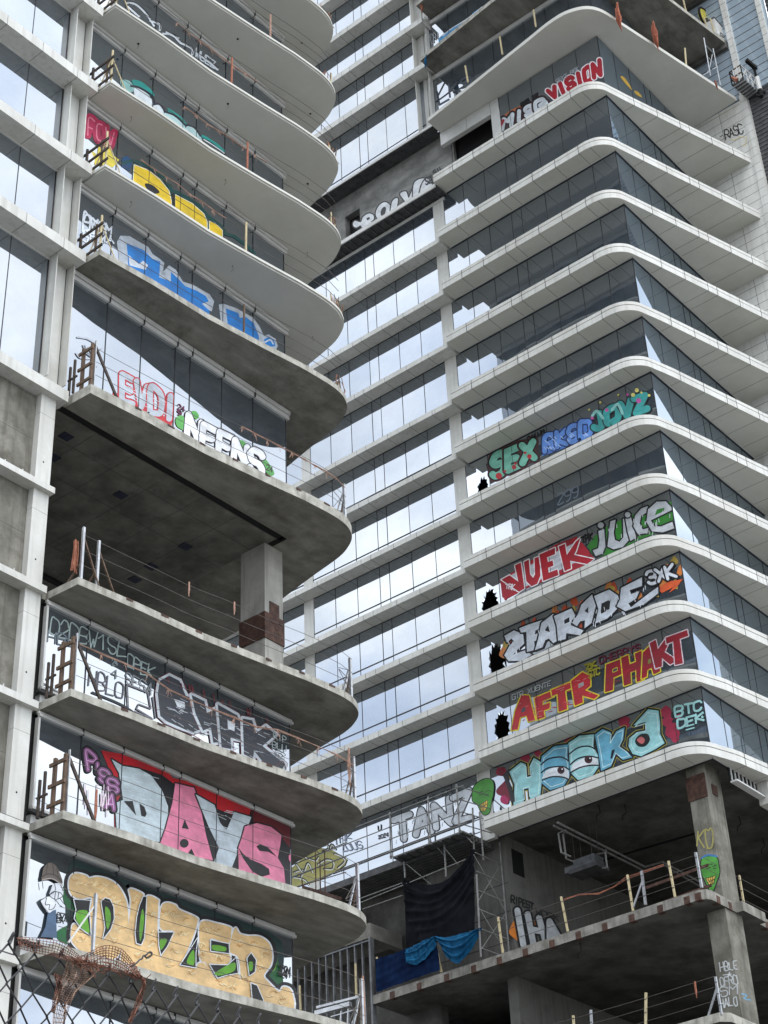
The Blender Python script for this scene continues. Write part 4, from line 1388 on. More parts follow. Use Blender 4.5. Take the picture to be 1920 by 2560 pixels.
for a in ([(550, 1000), (600, 962), (680, 950), (730, 975)], [(552, 1052), (600, 1020), (690, 1012), (732, 1030)], [(560, 1100), (620, 1078), (690, 1080), (732, 1096)], [(735, 930), (790, 890), (860, 880), (912, 905)], [(740, 1000), (790, 960), (860, 945), (920, 955)], [(745, 1050), (800, 1020), (870, 1004), (924, 1004)]):
    p.line(BLK, 9, a)
p.dots((70, 36, 44), [(680, 1036, 24), (858, 966, 26)], 14)
p.dots(BLK, [(682, 1036, 12), (862, 966, 13)], 10)
p.dots(WHT, [(688, 1028, 5), (868, 958, 5)], 8)
p.poly(BLK, [(1160, 845), (1190, 805), (1240, 800), (1256, 840), (1225, 880), (1180, 880)], True)
p.poly((196, 104, 104), [(1172, 840), (1200, 818), (1224, 840), (1205, 866)], True)
p.poly(BLK, [(1010, 905), (1030, 900), (1012, 960), (1000, 960)])
p.text('BTC', [(1420, 632), (1590, 582), (1592, 640), (1424, 690)], [((150, 198, 196), 14)], seed=71, jit=.06)
p.text('DFK', [(1432, 712), (1600, 662), (1602, 712), (1440, 766)], [((150, 198, 196), 14)], seed=72, jit=.06)
p.line((150, 198, 196), 9, [(1490, 752), (1540, 738)], False)
p.line((150, 198, 196), 9, [(1492, 774), (1542, 760)], False)
p.dots((150, 198, 196), [(1596, 690, 8)])
# wine red shapes left of the letters
p.view(*K1)
p.poly((120, 34, 52), [(1385, 190), (1440, 130), (1470, 110), (1490, 200), (1515, 290), (1470, 250), (1400, 230)], True)
p.poly((44, 42, 46), [(1440, 60), (1500, 0), (1490, 110), (1540, 230), (1545, 290), (1512, 300), (1490, 200), (1460, 110)])
p.poly((170, 44, 92), [(1420, 260), (1450, 235), (1490, 270), (1480, 310), (1430, 300)], True)
p.poly((120, 34, 52), [(1400, 20), (1450, -10), (1440, 50), (1405, 60)], True)
p.build(RWIN[11], 'pale blue HEEKA lettering with two sleepy eyes')
# green grinning head beside the pillar
def green_head(p, pts, eye, teeth, hair=None):
    p.shape(pts, [(BLK, 14)], (78, 150, 62), True)
    for a in eye:
        p.line(BLK, 5, a)
    p.shape(teeth, [(BLK, 8)], (222, 186, 84), False)
    x0, x1 = teeth[0], teeth[1]
    for t in (.25, .5, .75):
        p.line(BLK, 4, [(teeth[0][0]*(1-t)+teeth[1][0]*t, teeth[0][1]*(1-t)+teeth[1][1]*t), (teeth[-1][0]*(1-t)+teeth[-2][0]*t, teeth[-1][1]*(1-t)+teeth[-2][1]*t)], False)
    p.line(BLK, 4, [((teeth[0][0]+teeth[-1][0])/2, (teeth[0][1]+teeth[-1][1])/2), ((teeth[1][0]+teeth[2][0])/2, (teeth[1][1]+teeth[2][1])/2)], False)
p = Paint('x', XR-0.04, *K1)
green_head(p, [(1200, 150), (1270, 100), (1340, 100), (1362, 150), (1356, 230), (1340, 300), (1325, 380), (1285, 405), (1250, 370), (1220, 310), (1182, 285), (1180, 210)],
           [[(1232, 222), (1252, 205), (1275, 205)], [(1290, 212), (1310, 196), (1335, 200)], [(1236, 238), (1262, 230)], [(1292, 232), (1320, 222)]],
           [(1245, 320), (1308, 280), (1304, 340), (1280, 375), (1255, 370)])
p.build(RWIN[11], 'green grinning head with yellow teeth painted over the pillar')

# ---- TANZ
p = PR(K1)
p.text('TANZ', [(498, 450), (1150, 205), (1165, 425), (520, 640)], [((50, 52, 56), 72), ((200, 206, 211), 52)], gap=0.25, seed=81, jit=.05)
for k in range(60):
    x0 = rr.uniform(510, 1130)
    y0 = 460-(x0-510)*0.38+rr.uniform(0, 180)
    p.line((222, 226, 230), 4, [(x0, y0), (x0+rr.uniform(-6, 6), y0+30)], False)
p.text('AERK', [(655, 290), (850, 230), (850, 260), (660, 325)], [((70, 76, 78), 7)], seed=82)
p.text('ERK', [(915, 205), (1040, 165), (1040, 195), (918, 238)], [((70, 76, 78), 7)], seed=83)
p.text('2024', [(362, 585), (450, 555), (448, 590), (365, 612)], [((54, 58, 64), 6)], seed=84)
p.text('U', [(362, 500), (388, 490), (388, 535), (366, 542)], [((54, 58, 64), 8)], seed=85)
p.text('LINK', [(-80, 640), (130, 560), (130, 610), (-70, 690)], [((150, 160, 178), 8)], seed=86)
p.text('ZOUS', [(20, 670), (210, 630), (230, 690), (60, 720)], [((150, 160, 178), 8)], seed=87)
p.text('G', [(1250, 420), (1284, 405), (1282, 480), (1250, 495)], [((120, 126, 130), 7)], seed=88)
p.cut(LWR[11], 'silver TANZ block lettering and small tags')
# olive piece further left
p.view(*V8v)
p.poly((150, 146, 78), [(840, 880), (980, 760), (1100, 690), (1200, 700), (1290, 760), (1340, 790), (1320, 840), (1180, 930), (1000, 1000), (840, 1050)])
for a in ([(1080, 690), (1150, 660), (1180, 690), (1130, 720)], [(1190, 700), (1205, 660), (1235, 700)], [(880, 900), (960, 880), (930, 960)], [(1090, 830), (1160, 790), (1220, 810), (1210, 870), (1140, 870)], [(860, 940), (960, 960), (1010, 1010)], [(1230, 740), (1280, 760), (1320, 800), (1260, 860)], [(900, 830), (960, 900), (1000, 820), (1040, 900)], [(960, 760), (1060, 800), (1090, 770)]):
    p.line((34, 36, 30), 20, a)
    p.line((214, 216, 200), 8, [(x+4, y+6) for x, y in a])
p.build(LWR[11], 'olive piece with black and white swirls')

# ---- AFTR PHAKT
p = PR(R4v)
R1c, R2c, YLW = (176, 38, 46), (140, 24, 38), (206, 190, 50)
p.view(*Z6)
for q in ([(214, 740), (242, 742), (264, 832), (240, 840), (232, 816), (208, 824), (200, 868), (176, 872), (190, 800)], [(262, 752), (332, 722), (334, 746), (292, 762), (292, 778), (320, 768), (318, 790), (296, 798), (300, 822), (272, 832)],
          [(324, 722), (402, 690), (404, 713), (376, 724), (384, 792), (352, 803), (348, 736), (328, 744)], [(398, 688), (440, 655), (470, 670), (470, 706), (450, 722), (500, 742), (484, 755), (440, 742), (442, 768), (412, 780)]):
    p.shape(q, [(YLW, 9)], R1c, False)
p.poly((70, 74, 80), [(215, 790), (228, 784), (229, 800), (212, 806)])
p.poly((150, 150, 150), [(424, 700), (444, 690), (446, 704), (426, 716)])
p.view(*R4v)
for k in range(50):
    x0 = rr.uniform(400, 900)
    y0 = 600-(x0-400)*0.4+rr.uniform(0, 150)
    p.line((200, 66, 70) if k % 3 else (196, 140, 140), 3, [(x0, y0), (x0+rr.uniform(10, 34), y0-rr.uniform(2, 12))], False)
p.cut(RWIN[10], 'red AFTR lettering with yellow outline')
p.view(*Z6)
for q, oc in (([(528, 627), (580, 607), (602, 630), (592, 660), (556, 676), (554, 722), (524, 730)], YLW), ([(584, 602), (611, 591), (616, 626), (640, 616), (635, 586), (660, 575), (670, 682), (642, 692), (640, 646), (619, 655), (622, 697), (595, 706)], YLW),
              ([(665, 582), (690, 558), (714, 580), (730, 652), (705, 664), (698, 640), (682, 646), (680, 672), (660, 680)], YLW), ([(690, 547), (713, 535), (721, 570), (750, 530), (772, 519), (746, 580), (794, 612), (766, 627), (736, 602), (736, 632), (712, 642)], (206, 190, 196)),
              ([(750, 527), (830, 498), (834, 520), (802, 532), (814, 622), (785, 629), (778, 541), (753, 550)], (206, 190, 196))):
    p.shape(q, [(oc, 8)], R2c, False)
p.shape([(553, 646), (569, 638), (570, 648), (554, 655)], [(YLW, 4)], (66, 68, 74), False)
p.poly((128, 122, 60), [(684, 610), (694, 604), (697, 620), (684, 625)])
p.view(*R4v)
for k in range(40):
    x0 = rr.uniform(980, 1470)
    y0 = 360-(x0-980)*0.38+rr.uniform(0, 140)
    p.line((166, 40, 54), 3, [(x0, y0), (x0+rr.uniform(10, 30), y0-rr.uniform(2, 10))], False)
p.text('CHERRYS', [(925, 305), (1190, 215), (1190, 255), (930, 345)], [((106, 38, 58), 8)], seed=94)
p.text('GTR XUENTE', [(362, 548), (612, 455), (612, 485), (366, 580)], [((170, 176, 178), 5)], seed=95)
p.text('ZK', [(835, 355), (900, 330), (910, 360), (845, 385)], [((150, 144, 40), 12)], seed=96)
p.text('STC', [(855, 395), (930, 370), (930, 410), (862, 440)], [((150, 144, 40), 10)], seed=97)
p.build(RWIN[10], 'dark red PHAKT lettering')

# ---- 2FAR ADE 3XK
p = PR(Q6)
OR, YO = (176, 74, 42), (168, 144, 66)
for k in range(46):
    x = rr.uniform(500, 1290)
    y = 520-(x-500)*0.385+rr.uniform(-20, 95)
    q = [(x-rr.uniform(8, 26), y+rr.uniform(4, 18)), (x, y-rr.uniform(14, 34)), (x+rr.uniform(6, 22), y+rr.uniform(-10, 14)), (x+rr.uniform(-4, 10), y+rr.uniform(14, 30))]
    p.poly((OR, YO, (196, 120, 60))[k % 3], q, True)
p.poly((206, 88, 44), [(1180, 330), (1230, 300), (1290, 290), (1260, 330), (1230, 350), (1250, 325), (1200, 350)], False)
p.view(*Z6)
SV = (198, 205, 213)
F7 = ([(150, 520), (186, 500), (220, 514), (224, 548), (196, 574), (182, 590), (226, 574), (252, 590), (216, 612), (166, 614), (150, 592), (170, 556), (186, 540), (176, 530), (160, 545)],
      [(205, 492), (240, 478), (302, 458), (306, 484), (266, 500), (263, 515), (291, 505), (291, 530), (261, 540), (263, 572), (234, 580), (232, 505), (212, 508)],
      [(288, 472), (332, 438), (346, 470), (358, 532), (332, 547), (316, 530), (302, 536), (292, 562), (264, 573), (276, 530)],
      [(334, 447), (400, 418), (417, 450), (396, 480), (444, 500), (432, 518), (380, 510), (378, 532), (350, 538), (345, 482)],
      [(436, 405), (476, 366), (492, 400), (474, 472), (448, 492), (450, 462), (432, 466), (420, 484), (402, 472), (424, 440)],
      [(484, 372), (540, 348), (572, 370), (569, 420), (532, 456), (488, 474), (500, 420)],
      [(584, 342), (662, 302), (662, 334), (616, 350), (621, 365), (652, 354), (641, 380), (611, 400), (621, 414), (690, 360), (722, 338), (722, 362), (670, 402), (600, 428), (568, 410), (580, 385)])
for q in F7:
    p.shape(q, [(BLK, 12)], SV, False)
for q in ([(300, 500), (313, 480), (319, 506)], [(372, 462), (392, 450), (392, 468), (374, 476)], [(448, 428), (462, 412), (462, 436)], [(511, 400), (545, 384), (541, 420), (508, 440)]):
    p.poly(BLK, q)
p.view(*Q6)
for k in range(60):
    x = rr.uniform(525, 1130)
    y = 545-(x-525)*0.4+rr.uniform(0, 95)
    p.line((218, 222, 228), 3, [(x, y), (x+rr.uniform(-5, 8), y+14)], False)
p.cut(RWIN[9], 'silver 2FARADE lettering over orange flames')
p.text('3XK', [(1132, 262), (1246, 226), (1262, 278), (1146, 312)], [(BLK, 26), ((214, 219, 226), 13)], gap=0.12, seed=102)
p.build(RWIN[9], 'small silver 3XK lettering')

# ---- VUEK JUICE
p = PR(R3v)
p.poly((164, 34, 48), [(285, 905), (330, 880), (520, 760), (640, 680), (780, 625), (830, 680), (895, 765), (800, 830), (600, 905), (460, 960), (330, 1030), (300, 1020)], False)
p.poly((186, 190, 196), [(318, 900), (400, 850), (560, 770), (720, 690), (800, 650), (760, 740), (720, 760), (800, 780), (600, 880), (450, 950), (390, 960)])
for q in ([(294, 905), (346, 876), (404, 918), (382, 812), (420, 794), (444, 962), (408, 984)], [(440, 790), (472, 774), (480, 870), (500, 894), (512, 870), (508, 766), (542, 754), (547, 880), (526, 932), (490, 948), (456, 915)],
          [(540, 742), (642, 698), (642, 740), (590, 760), (595, 790), (626, 780), (632, 815), (598, 828), (600, 860), (657, 838), (664, 876), (565, 914)], [(665, 690), (706, 672), (718, 745), (775, 660), (806, 632), (778, 720), (765, 744), (830, 758), (893, 772), (850, 804), (790, 792), (740, 782), (746, 832), (704, 850)]):
    p.shape(q, [((230, 226, 228), 13)], (166, 28, 42), False)
p.text('TRK', [(322, 935), (382, 935), (378, 975), (322, 960)], [((230, 226, 228), 6)], seed=112)
p.poly((164, 34, 48), [(310, 970), (345, 980), (340, 1010), (320, 1040), (305, 1010)], True)
p.cut(RWIN[8], 'red VUEK lettering with white outline')
p.poly((46, 122, 40), [(850, 690), (900, 620), (980, 560), (1150, 480), (1300, 400), (1395, 400), (1412, 560), (1200, 640), (1000, 740), (900, 760)], False)
GR2 = (182, 186, 190)
for q in ([(922, 590), (960, 578), (968, 690), (950, 735), (905, 752), (886, 715), (922, 702), (930, 650)], [(1000, 527), (1034, 516), (1022, 600), (1030, 648), (1060, 660), (1085, 630), (1082, 512), (1108, 500), (1128, 640), (1080, 694), (1020, 708), (982, 690)],
          [(1098, 512), (1132, 494), (1152, 570), (1168, 632), (1130, 654), (1114, 600)], [(1242, 428), (1200, 444), (1160, 490), (1150, 560), (1180, 612), (1242, 602), (1247, 570), (1210, 580), (1190, 540), (1200, 490), (1242, 466)],
          [(1396, 455), (1262, 520), (1286, 560), (1330, 560), (1402, 530), (1414, 572), (1340, 598), (1270, 592), (1234, 530), (1245, 450), (1300, 400), (1360, 398), (1396, 436)]):
    p.shape(q, [(BLK, 20)], GR2, False)
p.poly((46, 122, 40), [(1288, 488), (1302, 450), (1352, 438), (1346, 462)])
p.dots(BLK, [(938, 552, 30), (1112, 484, 27)])
p.dots(GR2, [(938, 552, 20), (1112, 484, 18)])
for k in range(40):
    x = rr.uniform(920, 1390)
    y = 580-(x-920)*0.36+rr.uniform(0, 150)
    p.line((198, 200, 204), 4, [(x, y), (x+rr.uniform(-5, 8), y+22)], False)
p.text('TRK', [(806, 630), (880, 600), (886, 640), (812, 670)], [(BLK, 8)], seed=114, jit=.1)
p.build(RWIN[8], 'silver JUICE lettering on green')

# ---- SEX, blue and teal pieces
p = PR(Q4)
p.poly((64, 50, 50), [(440, 900), (560, 800), (665, 780), (668, 880), (560, 930), (460, 985)])
p.text('SEX', [(470, 868), (645, 800), (650, 872), (470, 955)], [((90, 40, 40), 48), (BLK, 42), ((116, 182, 160), 30)], gap=0.3, seed=121)
p.dots((176, 48, 54), [(496, 950, 14), (522, 930, 6), (562, 912, 10), (568, 896, 6), (628, 866, 10), (610, 850, 6)])
p.cut(RWIN[6], 'mint SEX lettering with red dots')
p.poly((74, 116, 186), [(684, 790), (740, 760), (860, 700), (895, 715), (905, 760), (780, 830), (684, 865)])
p.text('RKSD', [(696, 785), (886, 712), (892, 770), (694, 845)], [((30, 40, 80), 30), ((96, 138, 206), 20)], gap=0.25, seed=122, jit=.07)
for k in range(24):
    x = rr.uniform(690, 890)
    y = 790-(x-690)*0.38+rr.uniform(-10, 55)
    p.line((158, 184, 226), 4, [(x, y), (x+9, y+8)], False)
p.cut(RWIN[6], 'blue lettering')
p.text('JOVZ', [(898, 690), (1128, 600), (1136, 660), (906, 748)], [((28, 40, 40), 40), ((58, 150, 146), 29)], gap=0.25, seed=123, jit=.06)
p.line((140, 198, 190), 12, [(900, 690), (920, 670), (945, 700)])
p.line((140, 198, 190), 12, [(985, 665), (1010, 640), (1030, 680)])
p.dots((182, 84, 150), [(1100, 625, 11), (962, 665, 8), (900, 700, 7), (1052, 598, 6)])
p.dots((206, 196, 110), [(1092, 580, 9), (1076, 600, 9), (1112, 590, 5), (1145, 602, 6), (934, 632, 5), (1012, 600, 5), (886, 664, 5)])
p.text('CALUM', [(618, 782), (690, 748), (690, 764), (620, 798)], [(BLK, 4)], seed=124)
p.build(RWIN[6], 'teal bubble lettering with pink dots')
p = PR(R3v)
p.text('299', [(655, 350), (790, 300), (790, 365), (660, 420)], [((100, 110, 120), 7)], seed=125)
p.build(RWIN[7], 'faint grey 299 tag')
# ---- VISION
p = PR(Q2)
p.poly((176, 106, 66), [(510, 505), (540, 480), (590, 455), (600, 470), (560, 490), (520, 510)], False)
p.text('MISG', [(520, 512), (690, 425), (700, 460), (512, 560)], [((70, 24, 30), 34), (BLK, 28), ((196, 202, 206), 17)], gap=0.25, seed=131, jit=.07)
p.cut(RWIN[0], 'white lettering with orange spray')
p.text('VISION', [(708, 392), (930, 262), (936, 322), (724, 428)], [((222, 216, 218), 29), ((156, 24, 40), 20)], gap=0.35, seed=132, jit=.04)
p.text('MIGEL SIM', [(590, 445), (662, 400), (662, 416), (592, 462)], [(BLK, 5)], seed=133)
p.text('SEKT REK', [(742, 346), (840, 286), (840, 300), (746, 360)], [((150, 156, 162), 4)], seed=134)
p.line((150, 30, 44), 12, [(492, 572), (502, 545), (515, 520)])
p.build(RWIN[0], 'red VISION lettering with white outlines at the top corner')
p = Paint('y', YC, *R1B)
p.poly((196, 158, 54), [(1325, 340), (1350, 345), (1385, 395), (1400, 430), (1380, 410), (1345, 370)], True)
p.poly((196, 158, 54), [(1415, 432), (1440, 440), (1465, 475), (1425, 455)], True)
p.build(RWIN[0], 'yellow drips of paint on the right hand pane')
# upper bare storeys
p = PR(Q2)
p.text('LKS', [(228, 390), (370, 330), (378, 360), (236, 450)], [((70, 78, 88), 8)], seed=141, jit=.12)
for a in ([(225, 440), (290, 390), (340, 330)], [(235, 410), (260, 360)], [(300, 400), (345, 372)]):
    p.line((40, 44, 50), 6, a)
p.build(RWIN[-1], 'dark scrawled tags on bright glass')
p = PR(K4)
p.poly((66, 138, 184), [(1105, 320), (1230, 230), (1290, 195), (1280, 245), (1180, 310), (1105, 370)], True)
p.poly((66, 138, 184), [(1390, 110), (1480, 60), (1480, 90), (1400, 135)], True)
p.line((214, 222, 228), 8, [(1130, 310), (1200, 250), (1330, 170), (1470, 60)])
p.line(BLK, 10, [(1090, 380), (1220, 320), (1300, 230), (1390, 160), (1520, 60)])
p.text('DRI', [(1020, 300), (1095, 280), (1100, 330), (1030, 380)], [(BLK, 10), ((214, 222, 228), 4)], seed=143, jit=.1)
p.build(RWIN[-2], 'pale blue lettering on the upper bare storey')
# ---- BOLYTA on the raw wall
p = Paint('x', 60.75, *K3)
p.view(*Z1)
WB, DB = (212, 215, 217), (52, 54, 54)
for q in ([(93, 836), (100, 822), (122, 826), (130, 808), (150, 794), (168, 800), (170, 815), (160, 826), (182, 828), (180, 848), (145, 866), (128, 852), (122, 838), (104, 846)],
          [(178, 790), (192, 762), (214, 752), (232, 768), (228, 800), (206, 818), (184, 812)], [(238, 752), (260, 738), (256, 786), (292, 770), (288, 794), (236, 816)],
          [(268, 722), (290, 712), (300, 736), (318, 698), (342, 686), (318, 748), (308, 782), (286, 792), (290, 756)], [(318, 690), (332, 670), (358, 664), (356, 682), (342, 690), (340, 740), (318, 750)],
          [(338, 740), (348, 690), (366, 664), (384, 668), (386, 714), (370, 722), (366, 708), (356, 714), (354, 732)]):
    p.shape(q, [(DB, 9)], WB, True)
p.poly(DB, [(196, 786), (206, 770), (216, 774), (210, 798), (198, 802)], True)
p.poly(DB, [(142, 812), (154, 806), (156, 814), (146, 820)])
p.poly(DB, [(146, 838), (160, 834), (158, 844), (148, 850)])
p.view(*K3)
p.line((206, 210, 212), 30, [(655, 985), (780, 905), (900, 845)], False)
p.text('YUMMIES', [(650, 965), (860, 850), (862, 880), (655, 995)], [((60, 62, 62), 7)], seed=152)
p.text('SIL', [(1255, 505), (1320, 470), (1320, 540), (1262, 560)], [((50, 52, 54), 12)], seed=153)
p.text('SIL', [(1320, 440), (1400, 395), (1412, 420), (1330, 475)], [((50, 52, 54), 9)], seed=154)
p.build(CW_O, 'white BOLYTA lettering with dark shadow')
# ---- tags on the concrete core wall of the open storey
p = Paint('y', 42.0, *Q8)
p.poly((206, 120, 40), [(545, 690), (570, 655), (600, 690), (635, 650), (630, 720), (590, 750), (545, 720)], True)
p.poly((206, 120, 40), [(650, 640), (675, 625), (670, 680), (650, 690)])
p.text('IHA', [(552, 612), (740, 672), (770, 760), (575, 765)], [(BLK, 44), ((184, 188, 190), 26)], gap=0.3, seed=161)
p.text('RIPEST', [(550, 550), (645, 585), (645, 612), (550, 582)], [(BLK, 6)], seed=162)
p.text('WORK', [(655, 605), (755, 640), (755, 662), (658, 632)], [((40, 38, 36), 5)], seed=163)
p.build(COREW, 'black and silver lettering with orange patches')
p = Paint('x', 60.3, *K2)
green_head(p, [(1232, 640), (1275, 625), (1325, 632), (1338, 680), (1344, 730), (1325, 790), (1300, 850), (1275, 830), (1245, 770), (1226, 720)],
           [[(1252, 690), (1272, 676), (1298, 676)], [(1256, 706), (1286, 696)], [(1302, 690), (1322, 682)], [(1305, 704), (1322, 700)]],
           [(1256, 770), (1316, 752), (1306, 795), (1284, 815)])
p.line((60, 116, 168), 12, [(1230, 634), (1270, 616), (1325, 624)])
p.text('KO', [(1200, 450), (1300, 440), (1300, 560), (1205, 570)], [((150, 144, 84), 10)], seed=165, jit=.14)
p.build(COLU, 'green grinning head and yellow scrawl')
p = Paint('x', 60.3, *K2)
for t, y in (('HBLE', 1305), ('+', 1370), ('OFRO', 1400), ('SM', 1465), ('HALO', 1540)):
    p.text(t, [(1345, y+12), (1455, y-6), (1462, y+48), (1352, y+64)], [((186, 190, 190), 7)], seed=170+len(t)+y, jit=.1)
p.line((120, 168, 196), 9, [(1490, 1515), (1520, 1525), (1505, 1545), (1545, 1555)])
p.build(COLD, 'white tags')
# tag on the white end wall
p = Paint('x', 69.6, 1640, 160, .16878)
p.text('RASC', [(1010, 985), (1262, 880), (1300, 1010), (1030, 1115)], [((22, 20, 16), 16)], gap=.12, seed=181, jit=.07)
p.line((196, 180, 120), 10, [(1110, 1120), (1180, 1120), (1250, 1080), (1330, 1100), (1320, 1190), (1280, 1210)])
p.line((22, 20, 16), 10, [(950, 1078), (985, 1056)], False)
for o in bpy.data.objects:
    if o.name.startswith('end_wall'):
        p.build(o, 'black RASC tag')
# ============================================================ loose things
M['blackwire'] = noise_mat('black_coated_wire', (0.006, 0.006, 0.007), (0.014, 0.014, 0.015), 30, 0.4, spec=0.35)
M['redrag'] = noise_mat('red_orange_rag', (0.24, 0.07, 0.04), (0.42, 0.15, 0.09), 8, 0.9)
M['brownnet'] = noise_mat('rust_brown_netting', (0.09, 0.035, 0.02), (0.22, 0.09, 0.055), 30, 0.85)
M['palenet'] = noise_mat('pale_brown_netting', (0.20, 0.12, 0.085), (0.33, 0.21, 0.15), 30, 0.85)
def V(view, x, y):
    return (view[0]+x*view[2], view[1]+y*view[2])
def edge_y(x):
    for a, b in zip(SLAB[1:], SLAB[2:]):
        if a[0] <= x <= b[0]:
            return a[1]+(b[1]-a[1])*(x-a[0])/(b[0]-a[0])
    return 35
def tubething(name, pts_list, r, mat, label, cat, group=None, n=6):
    mb = MB()
    for p in pts_list:
        mb.tube(p, r, mat, n)
    return solo(mb.build(name), label, cat, group)
rg = random.Random(99)

LEVEL = {19.23: 'gold DUZER lettering', 23.08: 'pink and silver DAYS lettering', 26.93: 'black OTPR lettering', 30.76: 'open storey of the left tower',
         38.21: 'red outlined EVDI lettering', 44.12: 'bright blue lettering', 48.29: 'yellow lettering', 52.64: 'teal lettering', 56.96: 'white scribbled lettering', 61.29: 'topmost visible balcony glass'}

# ---- timber guard frames at the left ends of the balconies
def guard_frame(z, style):
    nm = LEVEL[z]
    if style == 'timber':
        t = thing('edge_barrier', 'brown timber barrier with dark brace before the '+nm, 'barrier', (29.98, 35.66, z), 'timber barriers at balcony ends')
        for y in (35.68, 36.12):
            m = MB(); m.bar((29.97, y, z), (29.97, y, z+1.82), .1, .1, 'wood'); m.build('post', t)
        for h in (.34, .95, 1.62):
            m = MB(); m.bar((29.92, 35.6, z+h), (29.92, 36.3, z+h), .06, .11, 'wood'); m.build('rail', t)
        m = MB(); m.bar((30.03, 35.64, z+1.75), (31.05, 35.55, z+0.02), .06, .09, 'dark_wood'); m.build('brace', t)
        m = MB(); m.bar((30.06, 35.62, z), (30.04, 35.62, z+1.95), .07, .03, 'steel'); m.build('channel', t)
        for y, h in ((36.45, 1.5), (36.66, 1.3)):
            m = MB(); m.bar((29.9, y, z+.1), (29.9, y, z+h), .07, .07, 'dark_wood'); m.build('stub_post', t)
        m = MB(); m.bar((29.9, 36.3, z+.75), (29.9, 36.75, z+.75), .05, .06, 'dark_wood'); m.build('rail', t)
    elif style == 'pole':
        t = thing('edge_barrier', 'dark railed barrier on a yellow pole before the '+nm, 'barrier', (29.98, 35.66, z), 'yellow pole barriers at upper balcony ends')
        m = MB(); m.tube([(30.0, 35.68, z), (30.0, 35.68, z+1.75)], .042, 'yellow_wood', 8); m.build('pole', t)
        for q in ((30.62, 35.56, z+.0), (29.96, 36.3, z+.05)):
            m = MB(); m.tube([(30.0, 35.68, z+1.35), q], .026, 'yellow_wood', 6); m.build('brace', t)
        for h in (.22, .75, 1.25):
            m = MB(); m.bar((29.94, 35.5, z+h+.03), (29.94, 36.84, z+h), .05, .1, 'dark_wood'); m.build('rail', t)
        m = MB(); m.bar((29.9, 36.62, z-.1), (29.9, 36.62, z+1.4), .09, .07, 'dark_wood'); m.build('post', t)
        m = MB(); m.bar((29.98, 35.9, z), (29.98, 35.9, z+1.45), .08, .06, 'wood'); m.build('post', t)
    elif style == 'steel':
        t = thing('edge_barrier', 'pair of galvanised braced posts with a rag at the '+nm, 'barrier', (29.98, 35.66, z))
        for x in (30.02, 30.66):
            m = MB(); m.bar((x, 35.6, z), (x, 35.6, z+1.9-(x-30)*.3), .08, .08, 'steel'); m.build('post', t)
            m = MB(); m.bar((x+.04, 35.62, z+1.55-(x-30)*.3), (x+.72, 35.56, z), .06, .04, 'wood'); m.build('brace', t)
            m = MB(); m.bar((x, 35.64, z+.6), (x-.06, 36.2, z), .06, .05, 'wood'); m.build('brace', t)
        m = MB()
        for k in range(14):
            x0, y0 = 29.86+rg.uniform(-.06, .08), 35.75+rg.uniform(-.05, .2)
            m.tube([(x0, y0, z+1.4), (x0+rg.uniform(-.06, .06), y0, z+.95), (x0+rg.uniform(-.08, .08), y0, z+.4+rg.uniform(-.2, .2))], .02, 'orange', 4)
        m.build('rag', t)
for z in (23.08, 26.93, 38.21):
    guard_frame(z, 'timber')
for z in (44.12, 48.29, 52.64, 56.96):
    guard_frame(z, 'pole')
guard_frame(30.76, 'steel')
# post and brace in front of the lowest mural
t = thing('guard_post', 'grey channel post with pale diagonal brace in front of the gold DUZER lettering', 'post', (31.9, 35.35, 19.23))
a = at(*V(V5v, 800, 1590), 'y', 35.4); b = at(*V(V5v, 828, 1085), 'y', 35.4)
m = MB(); m.bar((a.x, 35.4, 19.23), (b.x, 35.4, b.z), .09, .07, 'steel'); m.build('post', t)
c = at(*V(V5v, 590, 1510), 'y', 35.5)
m = MB(); m.bar((a.x, 35.42, b.z-.35), (c.x, 35.5, c.z), .05, .04, 'frame'); m.build('brace', t)

# ---- posts at the rounded noses and along the edges
def nose_post(z, h=1.75, rag=None):
    nm = LEVEL[z]
    t = thing('guard_post', 'grey braced post at the slab nose right of the '+nm, 'post', (41.75, 34.85, z), 'steel posts at the slab noses')
    m = MB(); m.bar((41.75, 34.86, z), (41.75, 34.86, z+h), .1, .08, 'steel'); m.build('post', t)
    m = MB(); m.bar((41.7, 34.9, z+h*.72), (41.2, 34.82, z), .06, .05, 'steel'); m.build('brace', t)
    m = MB(); m.bar((41.86, 34.95, z+h*.75), (41.9, 35.3, z+.05), .05, .05, 'wood'); m.build('brace', t)
    for k in range(3):
        m = MB(); m.tube([(41.72, 34.86, z+.45+.4*k), (41.0, 34.75, z+rg.uniform(.1, 1.2))], .012, 'cable', 5); m.build('tie_wire', t)
for z in (19.23, 23.08, 26.93, 30.76, 38.21):
    nose_post(z)
for z in (44.12, 48.29, 52.64, 56.96, 61.29, 65.64):
    nm = LEVEL.get(z, 'second highest nose in view')
    lab = 'splintered stubs and rope at the slab nose right of the '+nm
    if z > 61.3:
        lab = 'splintered timber stubs at the highest slab nose in the picture'
    t = thing('timber_stub', lab, 'post', (41.9, 34.9, z), 'timber stubs at the upper noses')
    for k in range(5):
        x, y = 41.9+rg.uniform(-.35, .25), 34.95+rg.uniform(-.05, .15)
        m = MB(); m.tube([(x, y, z), (x+rg.uniform(-.15, .15), y+rg.uniform(-.1, .1), z+rg.uniform(.5, 1.2))], .03, 'yellow_wood' if k % 2 else 'wood', 5); m.build('stick', t)
    m = MB()
    for k in range(9):
        x, y = 41.75+rg.uniform(-.3, .25), 34.95
        m.tube([(x, y, z+.9+rg.uniform(-.2, .2)), (x+rg.uniform(-.25, .25), y, z+.5), (x+rg.uniform(-.3, .3), y-.03, z+.05)], .014, 'orange' if k % 3 == 0 else 'wood', 4)
    m.build('rope', t)
